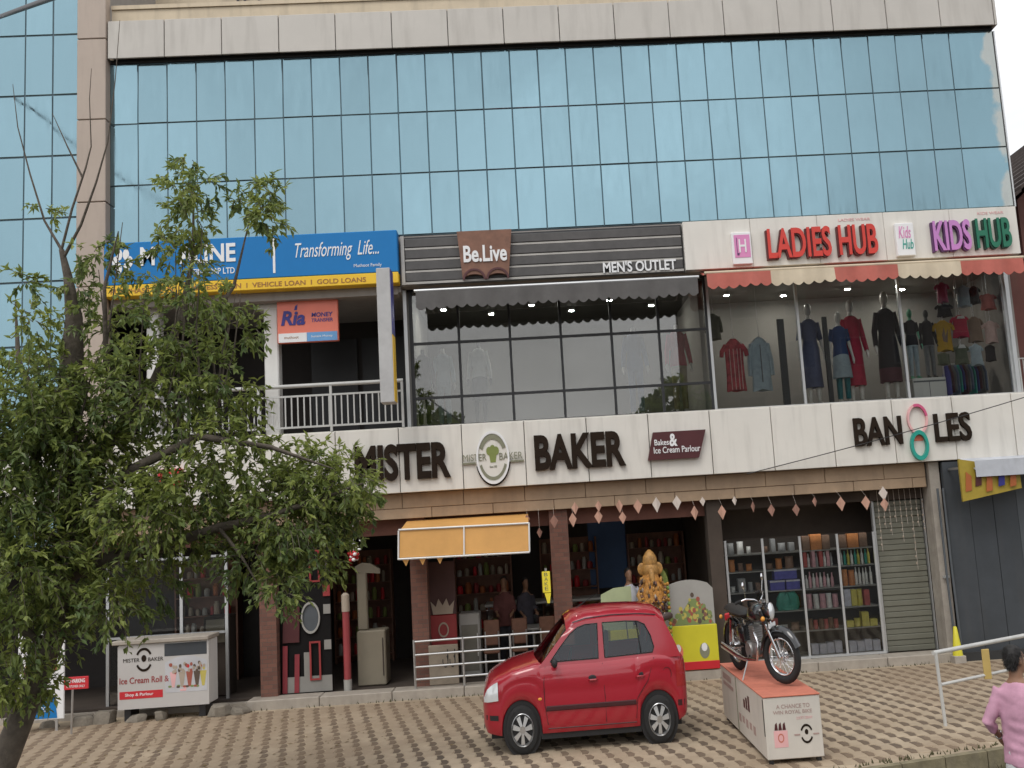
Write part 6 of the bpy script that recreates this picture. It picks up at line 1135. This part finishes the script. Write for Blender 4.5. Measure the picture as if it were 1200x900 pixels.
# leaf clusters: x, y, z, radius, twigs
CL = [(-4.99, -6.96, 4.36, 0.44, 60), (-4.67, -6.66, 4.06, 0.45, 60), (-4.97, -6.83, 3.76, 0.49, 70), (-4.43, -6.6, 3.56, 0.45, 60), (-4.96, -6.57, 3.16, 0.5, 60), (-3.87, -7.13, 3.18, 0.34, 30), (-4.91, -7.19, 2.75, 0.38, 45), (-4.62, -6.36, 2.69, 0.46, 45), (-3.49, -6.94, 3.41, 0.33, 34), (-3.05, -6.97, 3.81, 0.3, 15), (-3.06, -6.2, 3.41, 0.45, 56), (-2.48, -6.73, 3.09, 0.4, 56), (-2.16, -6.36, 3.35, 0.37, 48), (-2.84, -6.72, 2.77, 0.34, 30), (-2.4, -6.56, 2.74, 0.31, 34), (-2.51, -7.05, 2.38, 0.14, 12), (-1.85, -6.57, 3.41, 0.24, 9), (-1.76, -6.33, 3.23, 0.15, 4), (-3.67, -6.68, 2.99, 0.31, 19), (-3.35, -6.46, 2.97, 0.26, 15), (-4.03, -6.53, 2.49, 0.31, 13), (-4.08, -7.14, 2.29, 0.21, 14), (-4.1, -6.44, 5.01, 0.33, 18), (-3.68, -6.61, 5.1, 0.34, 22), (-3.79, -6.9, 4.47, 0.37, 28), (-3.18, -7.17, 5.27, 0.21, 10), (-3.25, -6.33, 5.13, 0.22, 10), (-2.87, -6.73, 5.03, 0.14, 8), (-4.39, -6.48, 5.96, 0.15, 7), (-4.69, -6.32, 6.02, 0.13, 6), (-4.66, -6.49, 5.22, 0.22, 12), (-3.62, -6.28, 6.41, 0.22, 18), (-3.53, -6.81, 6.53, 0.18, 13), (-3.58, -6.4, 7.01, 0.08, 5), (-3.3, -6.76, 6.63, 0.12, 6), (-3.05, -6.26, 6.54, 0.09, 6), (-2.76, -6.32, 6.68, 0.09, 13), (-2.57, -7.1, 6.11, 0.09, 13), (-4.87, -7.06, 5.16, 0.13, 9), (-5.06, -6.98, 5.59, 0.08, 5), (-5.34, -6.23, 4.98, 0.17, 12), (-3.32, -6.76, 4.55, 0.27, 18), (-3.07, -6.57, 4.29, 0.25, 18), (-3.49, -6.9, 4.19, 0.32, 16), (-4.22, -6.69, 4.43, 0.32, 28), (-5.24, -6.81, 4.12, 0.31, 32), (-5.11, -6.85, 2.08, 0.32, 30), (-5.39, -6.61, 1.65, 0.33, 30), (-5.09, -6.62, 1.55, 0.13, 8), (-5.17, -6.3, 6.53, 0.06, 3), (-3.61, -6.52, 5.91, 0.2, 11), (-4.02, -6.27, 5.71, 0.17, 7), (-4.95, -6.34, 4.7, 0.24, 20), (-2.11, -6.21, 3.07, 0.23, 18), (-2.39, -6.53, 3.49, 0.25, 20), (-5.15, -7.04, 3.34, 0.39, 46), (-5.5, -6.34, 2.48, 0.33, 30), (-4.98, -6.24, 2.35, 0.32, 26), (-3.87, -6.3, 6.08, 0.13, 5), (-3.85, -6.63, 3.66, 0.25, 12), (-4.21, -6.49, 5.52, 0.18, 7), (-3.37, -6.99, 5.41, 0.17, 8), (-4.76, -6.37, 5.68, 0.13, 7)]
lv = []; lf = []; lt = []
def leaf(p, d, nrm, ln, wd, tone):
    sd_ = d.cross(nrm).normalized(); o = len(lv); m_ = p+d*ln*.45
    lv.extend([p, m_+sd_*wd+nrm*wd*.35, p+d*ln-nrm*ln*.12, m_-sd_*wd+nrm*wd*.35]); lf.extend([(o, o+1, o+2), (o, o+2, o+3)]); lt.extend([tone]*4)
def rv(): 
    while True:
        v = Vector((random.uniform(-1, 1), random.uniform(-1, 1), random.uniform(-1, 1)))
        if .05 < v.length < 1: return v
for cx, cy, cz, cr_, nt_ in CL:
    c = Vector((cx, cy, cz)); base_t = random.uniform(.3, .85)
    for k in range(int(nt_*(2.5 if cz < 4.6 else 1.9))):
        v = rv(); v = v.normalized()*(v.length**.6); st = c+Vector((v.x*cr_, v.y*max(cr_, .22)*1.15, v.z*cr_*.95))
        d = (v.normalized()*.8+Vector((0, 0, -.15))+rv()*.7).normalized(); ln = random.uniform(.16, .34)*min(1, .5+cr_*1.4)
        pts = [st, st+d*ln*.5, st+d*ln+Vector((0, 0, -.25*ln))]; tb.tube(pts, [.005, .004, .002], 3, cap=False)
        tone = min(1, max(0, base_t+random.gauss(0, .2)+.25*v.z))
        for q in range(random.randint(9, 15)):
            u = random.random(); p = pts[0].lerp(pts[1], u*2) if u < .5 else pts[1].lerp(pts[2], u*2-1)
            dd = (d*.5+rv()*.9+Vector((0, 0, -.25))).normalized(); nn = (Vector((0, -.15, 1))+rv()*.7).normalized(); nn = (nn-dd*nn.dot(dd)).normalized()
            leaf(p, dd, nn, random.uniform(.045, .125), random.uniform(.013, .027), min(1, max(0, tone+random.gauss(0, .15))))
for _ in range(16):
    x_ = random.uniform(-4.6, -3.2); y_ = -6.5+random.uniform(-.4, .3); z_ = random.uniform(3.9, 4.6); x2 = x_+random.uniform(-.15, .35); tb.tube([(x_, y_, z_), ((x_+x2)/2+random.uniform(-.06, .06), y_, z_+.6), (x2, y_, z_+random.uniform(1.0, 1.7))], [.014, .010, .004], 5)
tb.build('trunk', 'bark', TR_, 60)
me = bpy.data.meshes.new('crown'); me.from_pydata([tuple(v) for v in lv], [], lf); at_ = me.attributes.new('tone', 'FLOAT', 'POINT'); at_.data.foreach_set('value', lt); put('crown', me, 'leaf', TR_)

# ------------------------------------------------------------------ the far side of the road, seen in the shop windows
def far_tree(name, label, x, y, h, rad, seed):
    random.seed(seed); t = thing(name, label, 'tree', (x, y, GZ)); MB().tube([(x, y, GZ-.05), (x+.1, y, h*.3), (x-.1, y, h*.6), (x, y, h*.85)], [.28, .22, .14, .05], 8).tube([(x, y, h*.35), (x+rad*.5, y, h*.6)], [.12, .03], 6).tube([(x, y, h*.4), (x-rad*.5, y+.3, h*.65)], [.12, .03], 6).build('trunk', 'bark', t, 60)
    v_, f_, t_ = [], [], []
    for k in range(2600):
        d = rv(); d = d.normalized()*d.length**.5; lump = 1+.3*mnoise.noise(d*2.5+Vector((seed, 0, 0))); p_ = Vector((x+d.x*rad*lump, y+d.y*rad*lump, h*.66+d.z*h*.36*lump)); a_, b_ = rv()*.3, rv()*.3; o = len(v_); v_ += [p_-a_, p_-b_, p_+a_, p_+b_]; f_.append((o, o+1, o+2, o+3)); t_ += [random.random()*.6]*4
    m_ = bpy.data.meshes.new('crown'); m_.from_pydata([tuple(q) for q in v_], [], f_); at2 = m_.attributes.new('tone', 'FLOAT', 'POINT'); at2.data.foreach_set('value', t_); put('crown', m_, 'leaf', t)
far_tree('street_tree', 'round crowned street tree across the road facing the menswear window', -5.5, -36, 9.0, 2.6, 3); far_tree('street_tree', 'broad street tree across the road beside the dark apartment block', 8.2, -36, 9.5, 2.4, 5); far_tree('street_tree', 'small street tree across the road between two larger trees', 1.0, -38, 7.2, 2.2, 9)
H2 = thing('apartment_block', 'weathered dark apartment block across the road', 'building', (19, -42, GZ)); mat('weathered', (.16, .14, .12), .85, var=.25, scale=.8, dirt=.5)
MB().box(10.5, 30, -48, -36, GZ-.05, 16.5).build('wall', 'weathered', H2); MB().box(10.2, 30.3, -48.3, -35.7, 16.505, 17).build('roof', 'slab_grey', H2)
for i in range(6):
    for j in range(5):
        x_ = 11.8+3*i; z_ = 1.2+3*j; wn = MB().box(x_-.08, x_+1.48, -35.998, -35.94, z_-.08, z_+1.58).build('window', 'slab_grey', H2); MB().box(x_, x_+1.4, -35.938, -35.92, z_, z_+1.5).build('pane', 'slate', wn)

random.seed(21); fl = MB()
for _ in range(220):
    x_ = -6.5+abs(random.gauss(0, 2.6)); y_ = random.uniform(-5.6, -.2); a_ = random.uniform(0, 2*PI); l_ = random.uniform(.02, .05); u_ = Vector((math.cos(a_), math.sin(a_), 0)); v_ = Vector((-u_.y, u_.x, 0)); p_ = Vector((x_, y_, .006)); fl.add([p_-u_*l_, p_+v_*l_*.35+Vector((0, 0, .008)), p_+u_*l_, p_-v_*l_*.35+Vector((0, 0, .004))], [(0, 1, 2), (0, 2, 3)])
tag(fl.build('fallen_leaves', mat('dry_leaf', (.17, .12, .05), .8, var=.5, scale=9)), 'dry fallen leaves scattered on the paving near the tree', 'leaves', kind='stuff')
